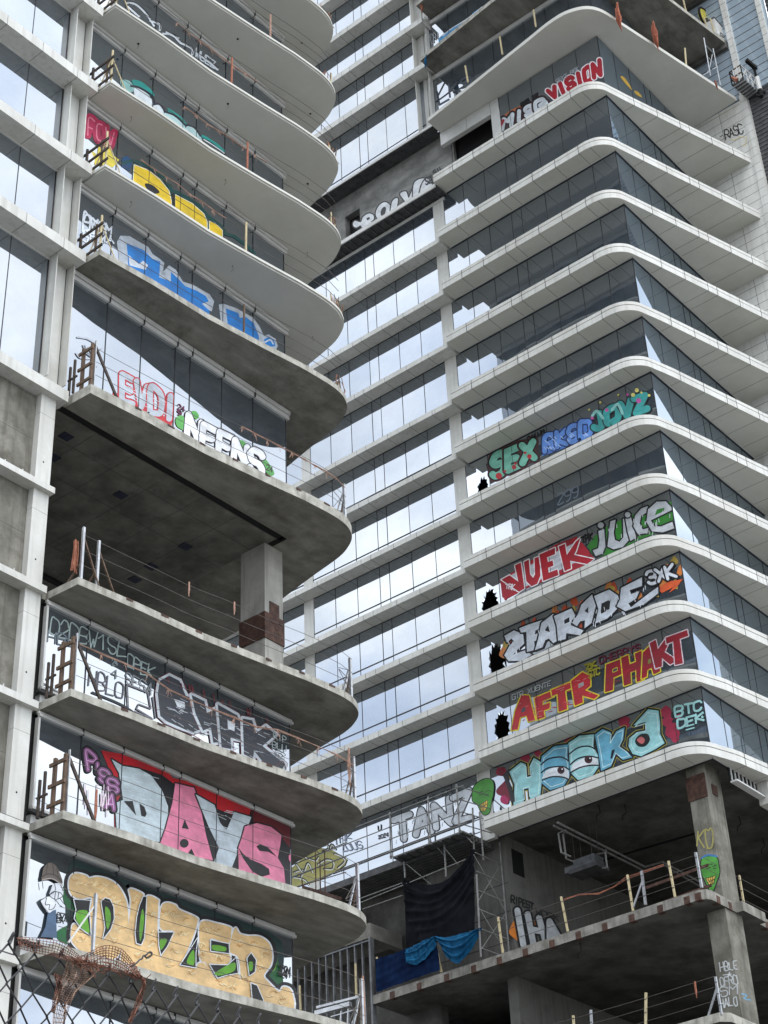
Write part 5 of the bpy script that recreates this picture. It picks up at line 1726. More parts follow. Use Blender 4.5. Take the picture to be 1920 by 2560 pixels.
# mid-edge posts of the painted balconies
for z, (x, y0), h, mt, lab in [(56.96, V(Q1, 1168, 165), 1.45, 'pale_net', 'slim pinkish post on the balcony edge above the white scribbled lettering'),
                       (52.64, V(Q1, 1000, 350), 1.6, 'orange', 'rusty post wrapped in orange rag on the balcony edge near the top'),
                       (48.29, V(Q1, 1068, 724), 1.55, 'orange', 'thin reddish post on the balcony edge right of the teal lettering'),
                       (44.12, V(Q1, 1062, 1062), 1.5, 'yellow_wood', 'thin yellowed post on the balcony edge right of the yellow lettering'),
                       (38.21, V(Q3, 1053, 318), 1.45, 'wood', 'thin brown post on the balcony edge in front of the blue lettering')]:
    # the post stands on the edge of the slab whose rim it crosses
    best = None
    for zz in (44.12, 48.29, 52.64, 56.96, 61.29, 65.64):
        q = at(x, y0, 'y', 35.0)
        if best is None or abs(q.z-zz) < abs(best[1]-zz) or True:
            if best is None or abs(q.z-zz) < best[2]:
                best = (q, zz, abs(q.z-zz))
    q, zz, _ = best
    yy = edge_y(q.x)+.08
    q = at(x, y0, 'y', yy)
    m = MB()
    m.bar((q.x, yy, zz), (q.x+.02, yy, zz+h), .06, .06, mt)
    o = m.build('edge_post')
    solo(o, lab, 'post', 'posts along the painted balcony edges')
# cable railings
def rail_pts(z, h, sag, x1=41.72):
    res = []
    for i in range(15):
        x = 30.05+(x1-30.05)*i/14
        s = -sag*math.sin(math.pi*(i % 7)/7) if i % 7 else 0
        res.append((x, edge_y(x)+.1, z+h+s+rg.uniform(-.012, .012)))
    return res
for z in (19.23, 23.08, 26.93, 30.76, 38.21, 44.12, 48.29, 52.64, 56.96, 61.29):
    t = thing('cable_railing', 'thin sagging guard cables before the '+LEVEL[z], 'railing', (36, 35, z), 'cable railings along the slab edges')
    for h in (.55, 1.1, 1.65):
        m = MB(); m.tube(rail_pts(z, h, rg.uniform(.02, .07)), .009 if z < 40 else .012, 'cable', 5); m.build('cable', t)
# salmon debris netting rolled along two of the railings
def net_roll(name, pts, r, mat, label, cat='netting'):
    m = MB()
    for k in range(5):
        q = []
        for (x, y, z) in pts:
            q.append((x+rg.uniform(-.03, .03), y+rg.uniform(-r, r), z+rg.uniform(-r, r)))
        m.tube(q, .009, mat, 4)
    for i in range(len(pts)*3):
        p = pts[rg.randrange(len(pts)-1)]
        m.tube([p, (p[0]+rg.uniform(-.15, .15), p[1], p[2]-rg.uniform(.08, .3))], .008, mat, 4)
    return solo(m.build(name), label, cat)
net_roll('debris_netting', [(x, edge_y(x)+.1, 28.55-.025*i-(.18 if 3 < i < 9 else 0)) for i, x in enumerate([30.1+11.4*j/13 for j in range(14)])], .03, 'pale_net', 'faded salmon netting twisted along the cable in front of the OTPR lettering')
net_roll('debris_netting', [(x, edge_y(x)+.1, 39.85-.02*i) for i, x in enumerate([36.5+5.1*j/9 for j in range(10)])], .03, 'pale_net', 'thin brown netting strip along the cable right of the white bubble letters')
for z, x in ((57.0+1.3, 33), (52.65+1.3, 33.5), (48.3+1.35, 31.5)):
    net_roll('debris_netting', [(x+.6*j, edge_y(x+.6*j)+.1, z-.03*j+rg.uniform(-.05, .05)) for j in range(8)], .025, 'pale_net', 'frayed netting strip hanging on the cable of the balcony %s' % {58.3: 'behind the white scribbled lettering', 53.95: 'with the teal lettering', 49.65: 'with the yellow lettering'}[round(z, 2)])
def rag(p, w_, h, mat, label, n=16, lean=0.0):
    m = MB()
    for k in range(n):
        x0 = rg.uniform(-w_, w_)
        m.tube([(p[0]+x0*.8, p[1]+x0*.8, p[2]+rg.uniform(-.12, .12)*h), (p[0]+x0*.8+rg.uniform(-.4, .4)*w_+lean*.5, p[1]+x0*.6+rg.uniform(-.4, .4)*w_, p[2]-h*.5+rg.uniform(-.1, .1)), (p[0]+x0+lean, p[1]+x0*.6, p[2]-h*rg.uniform(.75, 1.05))], [.03, .022, .012], mat, 5)
    return solo(m.build('rag'), label, 'rag')
rag((41.45, 34.8, 28.75), .09, 1.25, 'pale_net', 'pale pink rag hanging beside the steel post right of the OTPR lettering')
rag((41.95, 34.95, 21.0), .08, 1.35, 'pale_net', 'pale rag draped over the steel post right of the DUZER lettering')
rag((31.2, 35.7, 24.1), .07, .9, 'orange', 'rusty rag hanging behind the guard brace left of the DAYS lettering')
rag((34.3, 35.3, 32.4), .03, .5, 'pale_net', 'small pink rag knotted on the upper cable of the open storey', 6)
rag((36.2, 35.1, 32.4), .03, .45, 'pale_net', 'second small rag on the open storey cable, nearer the column', 6)
# rusty reinforcement steps let into slab edges
for i, o in ((5, SLAB_OBJ[5]), (4, SLAB_OBJ[4]), (3, SLAB_OBJ[3])):
    z, t_, _ = LS[i]
    for x in (31.9, 33.3, 34.75, 36.2, 37.65, 39.05, 40.4):
        y = edge_y(x)
        m = MB(); m.box(x-.2, x+.2, y-.006, y+.12, z+t_-.075, z+t_+.005, 'rust'); m.build('embed_plate', o)

# ---- lower slab of the banded tower: posts and cables
def post_on(px0, px1, x, mat, w_, label, brace=False, group='posts on the open concrete slabs', ax='x'):
    a, b = at(*px0, ax, x), at(*px1, ax, x)
    t = thing('guard_post', label, 'post', tuple(a), group)
    m = MB(); m.bar(a, b, w_, w_, mat); m.build('post', t)
    m = MB()
    for k in (.25, .55, .85):
        c = a.lerp(b, k); m.box(c.x-.06, c.x-.02, c.y-.05, c.y+.05, c.z-.012, c.z+.012, 'dark_steel')
    m.build('cable_hook', t)
    if brace:
        m = MB(); m.bar(a.lerp(b, .72), (a.x, a.y+.62, a.z), .05, .07, mat); m.build('brace', t)
    return a, b
ends = []
for p0, p1, mt, br, lab in [(V(K1, 416, 1930), V(K1, 352, 1635), 'yellow_wood', 0, 'yellow timber post left of the blue sheet on the long slab'),
                    (V(K1, 912, 1765), V(K1, 860, 1525), 'yellow_wood', 0, 'yellow timber post holding up the middle of the blue sheet'),
                    (V(K1, 1442, 1598), V(K1, 1400, 1288), 'yellow_wood', 0, 'yellow timber post between the scaffold and the orange backed lettering'),
                    (V(K2, 362, 1112), V(K2, 318, 886), 'yellow_wood', 0, 'yellow timber post right of the black and silver wall lettering'),
                    (V(K2, 785, 978), V(K2, 748, 745), 'yellow_wood', 0, 'yellow timber post just left of the braced steel post'),
                    (V(K2, 866, 938), V(K2, 840, 720), 'steel', 1, 'braced steel post between two yellow posts on the long slab'),
                    (V(K2, 1057, 888), V(K2, 1014, 655), 'yellow_wood', 0, 'yellow timber post nearest the green head column'),
                    (V(K2, 1230, 828), V(K2, 1190, 600), 'steel', 0, 'steel post in front of the green head on the column')]:
    ends.append(post_on(p0, p1, 58.93, mt, .075 if mt != 'steel' else .09, lab, br))
for p0, p1, mt, br, lab in [(V(K2, 405, 1800), V(K2, 397, 1655), 'yellow_wood', 0, 'yellow timber post at the bottom edge, left of the other low posts'),
                    (V(K2, 520, 1800), V(K2, 511, 1620), 'steel', 0, 'short steel post at the bottom edge beside a yellow post'),
                    (V(K2, 866, 1800), V(K2, 868, 1508), 'yellow_wood', 0, 'tall yellow timber post on the lowest slab'),
                    (V(K2, 1358, 1652), V(K2, 1318, 1405), 'steel', 1, 'braced steel post in front of the tagged lower column')]:
    a, b = post_on(p0, p1, 58.93, mt, .08, lab, br)
post_on(V(K2, 1510, 975), V(K2, 1472, 748), 31.7, 'yellow_wood', .07, 'yellow timber post on the slab right of the corner column', False, 'posts on the open concrete slabs', 'y')
def cables(name, a, b, hs, label, r=.011, sag=.05):
    t = thing('cable_railing', label, 'railing', tuple(a))
    for h in hs:
        m = MB()
        pts = []
        for i in range(13):
            p = Vector(a).lerp(Vector(b), i/12)
            pts.append((p.x, p.y, p.z+h-sag*math.sin(math.pi*i/12)))
        m.tube(pts, r, 'cable', 5)
        m.build('cable', t)
cables('c', (58.92, 47.8, 28), (58.92, 31.8, 28), (.5, 1.0, 1.42), 'three guard cables along the edge of the long slab')
cables('c', (58.92, 40, 23.1), (58.92, 31.8, 23.1), (.5, 1.0, 1.4), 'guard cables along the lowest slab')
cables('c', (59.0, 31.72, 28), (66, 31.72, 28), (.5, 1.0, 1.42), 'guard cables on the slab right of the corner column')
m = MB()
for h in (.45, 1.3):
    m.bar((60.1, 35.0, 28+h), (60.0, 31.9, 28.05+h), .05, .12, 'rust')
o = m.build('timber_rail'); solo(o, 'dark red timber rails behind the posts near the corner column', 'railing')
rag((58.9, 32.65, 24.45), .08, .55, 'orange', 'orange red rag hanging on the cable by the tagged column', 10)
m = MB()
pts = [at(*V(K2, x, y), 'x', 59.0) for x, y in ((335, 905), (440, 872), (560, 865), (660, 820), (735, 770), (980, 680))]
for k in range(4):
    m.tube([(p.x+rg.uniform(-.03, .03), p.y, p.z+rg.uniform(-.04, .04)) for p in pts], .018, 'orange', 5)
solo(m.build('rope'), 'slack reddish rope sagging between the yellow posts', 'rope')
# upper posts of the banded tower
for p0, p1, lab in [((960+512*.5787, 236*.5787), (960+500*.5787, 158*.5787), 'yellow post on the white slab in front of dark glass, middle of three'),
                    ((960+363*.5787, 356*.5787), (960+351*.5787, 284*.5787), 'yellow post on the white slab near its left end'),
                    ((960+656*.5787, 116*.5787), (960+646*.5787, 42*.5787), 'yellow post on the white slab nearest its rounded corner')]:
    a, b = at(*p0, 'x', 58.75), at(*p1, 'x', 58.75)
    m = MB(); m.bar(a, b, .075, .075, 'yellow_wood'); solo(m.build('guard_post'), lab, 'post', 'yellow posts on the top slabs')
for p0, p1, yv, lab in [(V(Q2, 1306, 285), V(Q2, 1300, 208), 28.7, 'yellow post on the white slab right of its rounded corner'),
                        (V(K6, 120, 240), V(K6, 60, 0), 28.6, 'yellow post on the bare concrete slab at the top right'),
                        (V(K6, 495, 490), V(K6, 440, 320), 28.0, 'yellow post in front of the hose reel, on its left'),
                        (V(K6, 628, 590), V(K6, 560, 340), 27.9, 'yellow post in front of the hose reel, on its right')]:
    a, b = at(*p0, 'y', yv), at(*p1, 'y', yv)
    m = MB(); m.bar(a, b, .07, .07, 'yellow_wood'); solo(m.build('guard_post'), lab, 'post', 'yellow posts on the top slabs')
rag(tuple(at(960+1005*.5787, 30*.5787, 'y', 29.3)), .3, 1.5, 'redrag', 'big orange rag over the rim of the white slab, nearer its corner', 44, .15)
rag(tuple(at(960+1160*.5787, 112*.5787, 'y', 28.75)), .26, 1.5, 'redrag', 'orange rag hanging over the rim of the white slab, further right', 40, .25)
rag(tuple(at(*V(K6, 640, 1500), 'y', 27.9)), .1, .5, 'orange', 'orange rag at the foot of the lattice mast', 12, .2)
M['bluecloth'] = noise_mat('blue_sheeting', (0.004, 0.045, 0.105), (0.010, 0.095, 0.20), 2, 0.8, spec=0.08)
M['navycloth'] = noise_mat('navy_sheeting', (0.003, 0.007, 0.024), (0.006, 0.016, 0.05), 2, 0.9, spec=0.03)
M['blackcloth'] = noise_mat('black_sheeting', (0.004, 0.0045, 0.006), (0.009, 0.010, 0.013), 1.5, 0.9, spec=0.04)
rag(tuple(at(*V(K4, 985, 490), 'x', 58.6)), .14, 1.0, 'bluecloth', 'blue rag blown off the left end of the bare concrete slab', 18, -.2)
rag(tuple(at(*V(K4, 945, 30), 'x', 58.8)), .2, .8, 'orange', 'tangle of rusty rags at the end of the topmost slab', 16)

# ---- scaffold hung below the left bay
def sc(x, y):
    return V(K1, x, y)
t = thing('scaffold', 'grey tube scaffold with platform in front of the TANZ lettering', 'scaffold', (58.3, 45, 27.97))
SX = 58.35
stand = [((465, 380), (475, 785)), ((795, 250), (815, 655)), ((1040, 140), (1070, 560))]
for p0, p1 in stand:
    a, b = at(*sc(*p0), 'x', SX), at(*sc(*p1), 'x', SX)
    m = MB(); m.tube([a, b], .04, 'scaffold_tube', 8); m.build('standard', t)
    m = MB()
    for k in (0.05, .32, .57, .83, .95):
        c = a.lerp(b, k); m.tube([(c.x, c.y, c.z-.04), (c.x, c.y, c.z+.04)], .062, 'scaffold_tube', 8)
    m.build('coupler', t)
zt = at(*sc(1050, 285), 'x', SX).z
for z in (at(*sc(800, 270), 'x', SX).z, at(*sc(800, 385), 'x', SX).z, at(*sc(805, 490), 'x', SX).z, at(*sc(815, 595), 'x', SX).z):
    m = MB(); m.tube([(SX-.03, 42.4, z), (SX-.03, 53, z)], .026, 'scaffold_tube', 6); m.build('ledger', t)
    m = MB(); m.tube([(SX, 42.6, z), (60.2, 42.2, z)], .026, 'scaffold_tube', 6); m.build('transom', t)
for p0, p1 in (((1180, 345), (1192, 705)), ((1240, 380), (1275, 800))):
    a = at(*sc(*p0), 'x', 59.2); b = at(*sc(*p1), 'x', 59.2)
    m = MB(); m.tube([a, b], .04, 'scaffold_tube', 8); m.build('standard', t)
zd = at(*sc(815, 640), 'x', SX).z
m = MB(); m.box(SX-.05, 59.0, 42.6, 46.6, zd-.12, zd-.05, 'deck')
for y in [42.8+.5*i for i in range(8)]:
    m.box(SX-.1, 59.1, y, y+.06, zd-.2, zd-.12, 'dark_steel')
m.build('platform', t)
a1, b1 = at(*sc(1215, 920), 'x', 58.6), at(*sc(1250, 1600), 'x', 58.6)
m = MB(); m.tube([a1, (b1.x, b1.y, 28.0)], .04, 'scaffold_tube', 8); m.build('standard', t)
a2, b2 = at(*sc(1440, 960), 'x', 60.3), at(*sc(1492, 1560), 'x', 60.3)
m = MB(); m.tube([(a2.x, a2.y, 33.6), (b2.x, b2.y, 28.0)], .04, 'scaffold_tube', 8); m.build('standard', t)
for k in range(6):
    z = 28.4+.85*k
    f = (z-28)/4
    m = MB(); m.tube([(58.6, b1.y+(a1.y-b1.y)*f, z), (60.3, b2.y, z-.1)], .026, 'scaffold_tube', 6); m.build('transom', t)
for z0, z1 in ((28.3, 30.3), (30.3, 28.3), (30.4, 32.6), (32.6, 30.4)):
    m = MB(); m.tube([(58.62, b1.y, z0), (60.28, b2.y, z1)], .022, 'scaffold_tube', 6); m.build('brace', t)
for x0, y0, x1, y1 in ((590, 810, 598, 950), (935, 660, 952, 940)):
    a, b = at(*sc(x0, y0), 'x', 58.7), at(*sc(x1, y1), 'x', 58.7)
    m = MB(); m.tube([a, b], .04, 'scaffold_tube', 8); m.build('standard', t)
for (q0, q1) in (((0, 1250), (1120, 790)), ((150, 1150), (580, 990)), ((230, 1220), (575, 1100))):
    a, b = at(*sc(*q0), 'x', 58.75), at(*sc(*q1), 'x', 58.75)
    m = MB(); m.tube([a, b], .026, 'scaffold_tube', 6); m.build('ledger', t)
for (q0, q1) in (((835, 640), (940, 760)), ((610, 830), (825, 1010)), ((1080, 540), (1180, 650)), ((930, 680), (1060, 840))):
    a, b = at(*sc(*q0), 'x', 58.6), at(*sc(*q1), 'x', 58.9)
    m = MB(); m.tube([a, b], .022, 'scaffold_tube', 6); m.build('brace', t)
# rusty tube cage at the left end
t = thing('guard_cage', 'rusty reinforcing bars and rails behind the slab nose beside the olive lettering', 'cage', (58, 50, 31))
for x, y0, y1 in ((1065, 690, 1090), (1145, 700, 1100), (1105, 790, 1060), (950, 960, 1040)):
    a, b = at(*V(V8v, x, y0), 'x', 56.5), at(*V(V8v, x+6, y1), 'x', 56.5)
    m = MB(); m.tube([a, b], .03, 'rust', 6); m.build('bar', t)
for q0, q1 in (((860, 840), (1340, 640)), ((860, 950), (1340, 760)), ((900, 1030), (1330, 900)), ((1010, 650), (1100, 740))):
    a, b = at(*V(V8v, *q0), 'x', 56.6), at(*V(V8v, *q1), 'x', 56.6)
    m = MB(); m.tube([a, b], .022, 'rust' if q0[1] > 1000 else 'dark_steel', 6); m.build('rail', t)
for q0, q1 in (((960, 1030), (1290, 1130)), ((940, 1060), (1200, 1150))):
    a, b = at(*V(V8v, *q0), 'x', 57), at(*V(V8v, *q1), 'x', 57)
    m = MB(); m.bar(a, b, .1, .14, 'rust'); m.build('beam', t)

# ---- cloths
def cloth(name, top, bot, x, mat, label, nu=70, nv=44, belly=.3, folds=(), fold=.05, seed=1):
    """sheet between a measured top edge and bottom edge; folds are (u0,v0,u1,v1,width,depth) creases"""
    r_ = random.Random(seed)
    ph = [r_.uniform(0, 6.28) for _ in range(8)]
    T, B = catmull(top, k=12), catmull(bot, k=12)
    def on_line(Ln, u):
        f = u*(len(Ln)-1)
        i = min(int(f), len(Ln)-2)
        g = f-i
        return (Ln[i][0]*(1-g)+Ln[i+1][0]*g, Ln[i][1]*(1-g)+Ln[i+1][1]*g)
    m = MB()
    k = m.m(mat)
    for j in range(nv+1):
        v = j/nv
        for i in range(nu+1):
            u = i/nu
            a, b = on_line(T, u), on_line(B, u)
            q = at(*sc(a[0]*(1-v)+b[0]*v, a[1]*(1-v)+b[1]*v), 'x', x)
            d = math.sin(u*23+ph[0]+3*v)*.35+math.sin(u*47+ph[1]-5*v)*.25+math.sin(u*80+ph[2]+9*v)*.12+math.sin(v*26+u*9+ph[3])*.15
            e = 0
            for (u0, v0, u1, v1, w_, dp) in folds:
                ax, ay = u1-u0, v1-v0
                t_ = max(0, min(1, ((u-u0)*ax+(v-v0)*ay)/(ax*ax+ay*ay)))
                bow = .12*math.sin(math.pi*t_)
                dist = math.hypot(u-u0-ax*t_, v-v0-ay*t_-bow)
                e += dp*math.exp(-(dist/w_)**2)
            q.x += fold*d-belly*4*u*(1-u)*v*(1-v)-e
            m.v.append(tuple(q))
    for j in range(nv):
        for i in range(nu):
            a = j*(nu+1)+i
            m.f.append((a, a+1, a+nu+2, a+nu+1)); m.mi.append(k)
    return solo(m.build(name, smooth=True), label, 'sheet')
cloth('black_tarpaulin', [(582, 965), (640, 975), (800, 1010), (960, 960), (1100, 820), (1200, 705)], [(612, 1600), (760, 1545), (900, 1490), (1060, 1440), (1195, 1400)], 58.75, 'blackcloth',
      'large black sheet sagging from the scaffold above the blue netting', belly=.35, fold=.05, seed=3,
      folds=[(0, .05, .95, .05, .02, .12), (.02, .15, .97, .0, .025, .14), (.05, .3, .98, .1, .025, .13), (.08, .45, .98, .2, .03, .12), (.12, .6, .97, .35, .03, .12), (.2, .75, .95, .5, .03, .1), (.05, 0, .1, 1, .015, .1), (.97, 0, .93, 1, .02, .1)])
cloth('navy_sheet', [(340, 1650), (480, 1610), (600, 1565), (730, 1500), (860, 1456)], [(350, 1940), (480, 1890), (620, 1840), (760, 1790), (900, 1745)], 58.8, 'navycloth',
      'dark blue sheet stretched along the slab left of the bright blue one', belly=.1, fold=.05, seed=7)
cloth('blue_sheet', [(600, 1568), (680, 1530), (770, 1485), (858, 1452)], [(610, 1680), (690, 1700), (780, 1640), (868, 1530)], 58.68, 'bluecloth',
      'blue sheet bunched over the top of the dark blue one', belly=.1, fold=.07, seed=9, folds=[(0, .3, 1, .1, .05, .1), (.1, .8, 1, .4, .05, .1)])
cloth('blue_sheet', [(858, 1452), (950, 1462), (1050, 1440), (1160, 1410), (1262, 1378)], [(905, 1540), (970, 1640), (1050, 1690), (1120, 1640), (1245, 1440)], 58.62, 'bluecloth',
      'bright blue sheet drooping in a loop between post and scaffold', belly=.2, fold=.05, seed=5,
      folds=[(.02, .1, .98, .05, .04, .1), (.05, .4, .95, .3, .05, .12), (.1, .7, .9, .6, .05, .12), (.15, .95, .85, .9, .04, .1)])

# ---- stud wall, left of the long slab
t = thing('stud_wall', 'bare galvanised stud wall standing in the dark opening behind the lowest balcony nose', 'wall', (58.9, 50, 23))
for i in range(13):
    y = 48.62+.43*i
    m = MB(); m.box(58.9, 59.03, y, y+.05, 22.9, 30.62, 'dull_steel'); m.build('stud', t)
for z in (22.9, 26.4, 30.5):
    m = MB(); m.box(58.89, 59.04, 48.55, 54.2, z, z+.07, 'dull_steel'); m.build('track', t)
m = MB(); m.box(58.84, 59.1, 48.52, 48.62, 22.9, 30.62, 'dull_steel'); m.build('corner_stud', t)
t = thing('hoist_frame', 'grey steel frame with handrails at the foot of the stud wall', 'frame', (57, 47.5, 22))
for q0, q1, w_ in (((480+0, 0), (0, 0), 0),):
    pass
for (x0, y0, x1, y1, w_) in ((1470, 1840, 1490, 2212, .14), (1390, 2212, 1480, 2010, .1), (1080, 2070, 1470, 1970, .1), (1070, 2120, 1370, 2040, .18), (1280, 2212, 1290, 2100, .05), (1345, 2212, 1350, 2080, .05), (1200, 2150, 1400, 2090, .04)):
    a, b = at(*V(V8v, x0, y0), 'x', 55), at(*V(V8v, x1, y1), 'x', 55)
    m = MB(); m.bar(a, b, w_, w_, 'steel'); m.build('bar', t)
for x, y0, y1 in ((930, 1880, 2090), (1412, 1690, 1970)):
    a, b = at(*V(V8v, x, y0), 'x', 58.5), at(*V(V8v, x+8, y1), 'x', 58.5)
    m = MB(); m.bar(b, a, .07, .07, 'yellow_wood'); solo(m.build('guard_post'), 'yellow post before the stud wall, %s' % ('at its left end' if x < 1000 else 'towards its right end'), 'post', 'posts on the open concrete slabs')

# ---- pipes and fan coil under the ceiling
t = thing('pipe_run', 'two pale pipes hung under the ceiling of the open storey', 'pipe', (63, 38.8, 33.3))
def kz(x, y, z): return at(*V(K2, x, y), 'z', z)
for d in (0, 1):
    pts = [kz(*q, 33.4-.02*d) for q in (((295, 405), (860, 692), (975, 660), (1235, 800)) if d == 0 else ((270, 425), (850, 715), (985, 680), (1235, 830)))]
    m = MB(); m.tube(pts, .05, 'pipe', 8); m.build('pipe', t)
for pts in ([(345, 455, 33.3), (300, 475, 33.3), (320, 600, 32.4), (380, 625, 32.3)], [(352, 460, 33.3), (330, 480, 33.3), (352, 640, 32.3), (400, 660, 32.2)], [(610, 580, 33.3), (600, 600, 33.2), (545, 612, 33.2)]):
    m = MB(); m.tube([kz(*q) for q in pts], .045, 'pipe', 8); m.build('branch_pipe', t)
t = thing('fan_coil_unit', 'boxy grey fan coil unit hanging among pipes under the ceiling', 'air unit', tuple(kz(440, 690, 31.8)))
c = kz(450, 690, 32.0)
m = MB(); m.box(c.x-.1, c.x+.65, c.y-.75, c.y+.35, c.z-.05, c.z+.36, 'dull_steel'); m.build('casing', t)
m = MB(); m.box(c.x-.05, c.x+.6, c.y+.36, c.y+.85, c.z-.1, c.z+.18, 'dull_steel'); m.build('duct_collar', t)
m = MB(); m.box(c.x-.2, c.x+.8, c.y-.9, c.y+.55, c.z-.26, c.z-.06, 'dark_steel'); m.build('drip_tray', t)
for dx, dy in ((0, -.6), (.55, -.6), (0, .3), (.55, .3)):
    m = MB(); m.tube([(c.x+dx, c.y+dy, c.z+.3), (c.x+dx, c.y+dy, 33.98)], .012, 'cable', 5); m.build('hanger', t)
m = MB(); m.tube([(c.x+.3, c.y-.7, c.z-.2), (c.x+.3, c.y-1.1, c.z-.3), (c.x+.3, c.y-1.1, c.z+.4)], .045, 'pipe', 8); m.build('drain_pipe', t)
m = MB()
m.tube([kz(560, 660, 33.7), kz(1190, 475, 33.7)], .05, 'void', 6)
solo(m.build('sprinkler_main'), 'black pipe crossing the ceiling behind the fan coil unit', 'pipe')

# ---- top right: hose reel, crate, mast, hanging platform
def k6y(x, y, yv): return at(*V(K6, x, y), 'y', yv)
t = thing('hose_reel', 'yellow hose reel with black rim behind two posts at the top right', 'reel', tuple(k6y(500, 560, 28.6)))
c = k6y(505, 395, 28.6)
m = MB()
n = 26
ring = [(c.x+.92*math.cos(6.2832*i/n), 28.6, c.z+.92*math.sin(6.2832*i/n)) for i in range(n+1)]
m.tube(ring, .075, 'void', 8); m.build('rim', t)
M['yellow'] = noise_mat('faded_yellow_plastic', (0.40, 0.34, 0.03), (0.52, 0.46, 0.07), 3, 0.5)
m = MB()
m.tube([(c.x, 28.58, c.z), (c.x, 28.72, c.z)], .88, 'yellow', 26); m.build('drum', t)
m = MB(); m.tube([(c.x-.3, 28.5, c.z-.1), (c.x-.2, 28.55, c.z-.9)], .1, 'dark_wood', 6); m.build('stand', t)
t = thing('crate', 'white crate with dark lettering at the end of the bare slab', 'crate', (69.2, 28, 82.8))
a = k6y(640, 590, 27.95)
m = MB()
q0 = [k6y(x, y, 27.9) for x, y in ((640, 590), (840, 720), (780, 385), (640, 460))]
x0, x1 = q0[0].x, 69.75
m.box(x0, x1, 27.75, 28.9, 82.76, 82.76+1.35, 'frame'); m.build('box', t)
m = MB(); m.box(x0-.03, x1+.03, 27.72, 28.93, 84.11, 84.2, 'dark_steel'); m.build('lid', t)
p = Paint('y', 27.75, *K6)
p.text('CUTS', [(745, 600), (880, 690), (885, 745), (740, 650)], [(BLK, 14)], seed=201)
p.build(t, 'dark letters')
t = thing('lattice_mast', 'slim grey lattice mast standing at the end of the white slab', 'mast', (67, 28, 77.7))
for xy in ((440, 700, 560, 1400), (610, 900, 745, 1570)):
    a, b = k6y(xy[0], xy[1], 28.0), k6y(xy[2], xy[3], 28.0)
    m = MB(); m.tube([a, b], .035, 'steel', 6); m.build('leg', t)
for q in ((480, 840, 620, 985), (520, 1060, 670, 1225), (595, 1000, 550, 1240), (590, 1280, 690, 1230), (500, 1320, 560, 1290), (420, 1390, 560, 1310)):
    m = MB(); m.tube([k6y(q[0], q[1], 28.0), k6y(q[2], q[3], 28.0)], .025, 'steel', 6); m.build('brace', t)
t = thing('hanging_platform', 'hanging work platform with rails and ribbed grey floor at the right edge', 'work platform', (69, 27, 77))
ZP = 77.6
c0, c1, c2, c3 = [at(*V(K6, *q), 'z', ZP) for q in ((965, 1580), (1165, 1445), (1440, 1690), (1245, 1830))]
m = MB()
up = Vector((0, 0, .12))
m.hexa([c0, c3, c2, c1, c0+up, c3+up, c2+up, c1+up], 'deck')
for k in range(6):
    f = (k+.5)/6
    a, b = c0.lerp(c3, f), c1.lerp(c2, f)
    m.bar(a-Vector((0, 0, .03)), b-Vector((0, 0, .03)), .07, .06, 'steel')
m.build('floor', t)
e1 = c3.lerp(c0, -.55); e2 = c2.lerp(c1, -.55)
m = MB(); m.hexa([c3, e1, e2, c2, c3+up, e1+up, e2+up, c2+up], 'deck'); m.build('floor', t)
H = Vector((0, 0, 1.15))
for a, b, mt in ((c0, c1, 'rust'), (c1, c2, 'frame'), (c0, c3, 'rust'), (c2, e2, 'frame')):
    for h in (.55, 1.1):
        m = MB(); m.bar(a+Vector((0, 0, h)), b+Vector((0, 0, h)), .05, .05, mt); m.build('rail', t)
    for f in (0, .33, .66, 1):
        p0 = a.lerp(b, f)
        m = MB(); m.bar(p0, p0+H, .05, .05, 'frame'); m.build('post', t)
for k in range(3):
    a, b = c1.lerp(c2, k/3), c1.lerp(c2, (k+1)/3)
    m = MB(); m.bar(a+Vector((0, 0, .1)), b+Vector((0, 0, 1.1)), .03, .03, 'frame'); m.build('brace', t)
m = MB(); q = [c1+Vector((0, 0, .12)), c1.lerp(c0, .8)+Vector((0, 0, .12)), c0+Vector((.0, 0, 1.0))]
m.tube([q[0].lerp(q[1], .6), q[1].lerp(q[2], .6)], [.16, .05], 'orange', 6); m.build('rag', t)
w1 = c2+Vector((.05, -.1, .1))
m = MB(); m.tube([w1, w1+Vector((0, 0, 1.0))], .16, 'frame', 12); m.tube([w1+Vector((0, 0, -.5)), w1+Vector((0, 0, .1))], .1, 'void', 10); m.build('winch', t)
m = MB(); m.bar(w1+Vector((-.1, 0, 1.0)), w1+Vector((-.1, 0, 1.7)), .1, .1, 'void'); m.bar(w1+Vector((-.75, .1, 1.95)), w1+Vector((.15, -.1, 1.7)), .2, .24, 'void'); m.build('arm', t)
m = MB(); m.bar(w1+Vector((0, -.2, -.3)), w1+Vector((1.5, -.6, -.3)), .12, .12, 'void'); m.bar(w1+Vector((-.3, .2, -.5)), w1+Vector((1.5, -.6, -.3)), .1, .1, 'void'); m.build('outrigger', t)
# dark louvred wall right of the white end wall
m = MB()
m.box(70.06, 90, 27.4, 28.2, 40, 79, 'dark_steel')
for k in range(60):
    z = 66+k*.22
    m.box(70.06, 90, 27.36, 27.4, z, z+.09, 'deck')
m.box(70.06, 90, 27.33, 27.5, 50, 71.5, 'panel')
z = 51.0
while z < 71.5:
    m.box(70.06, 90, 27.325, 27.34, z, z+.02, 'joint'); z += .62
m.build('louvred_wall', RT)
m = MB()
m.box(70.4, 72, 23.6, 25.1, 76, 120, 'dark_steel')
z = 76
while z < 120:
    m.box(70.36, 70.4, 23.6, 25.1, z, z+.12, 'deck'); z += .4
m.build('louvred_wall', RT)


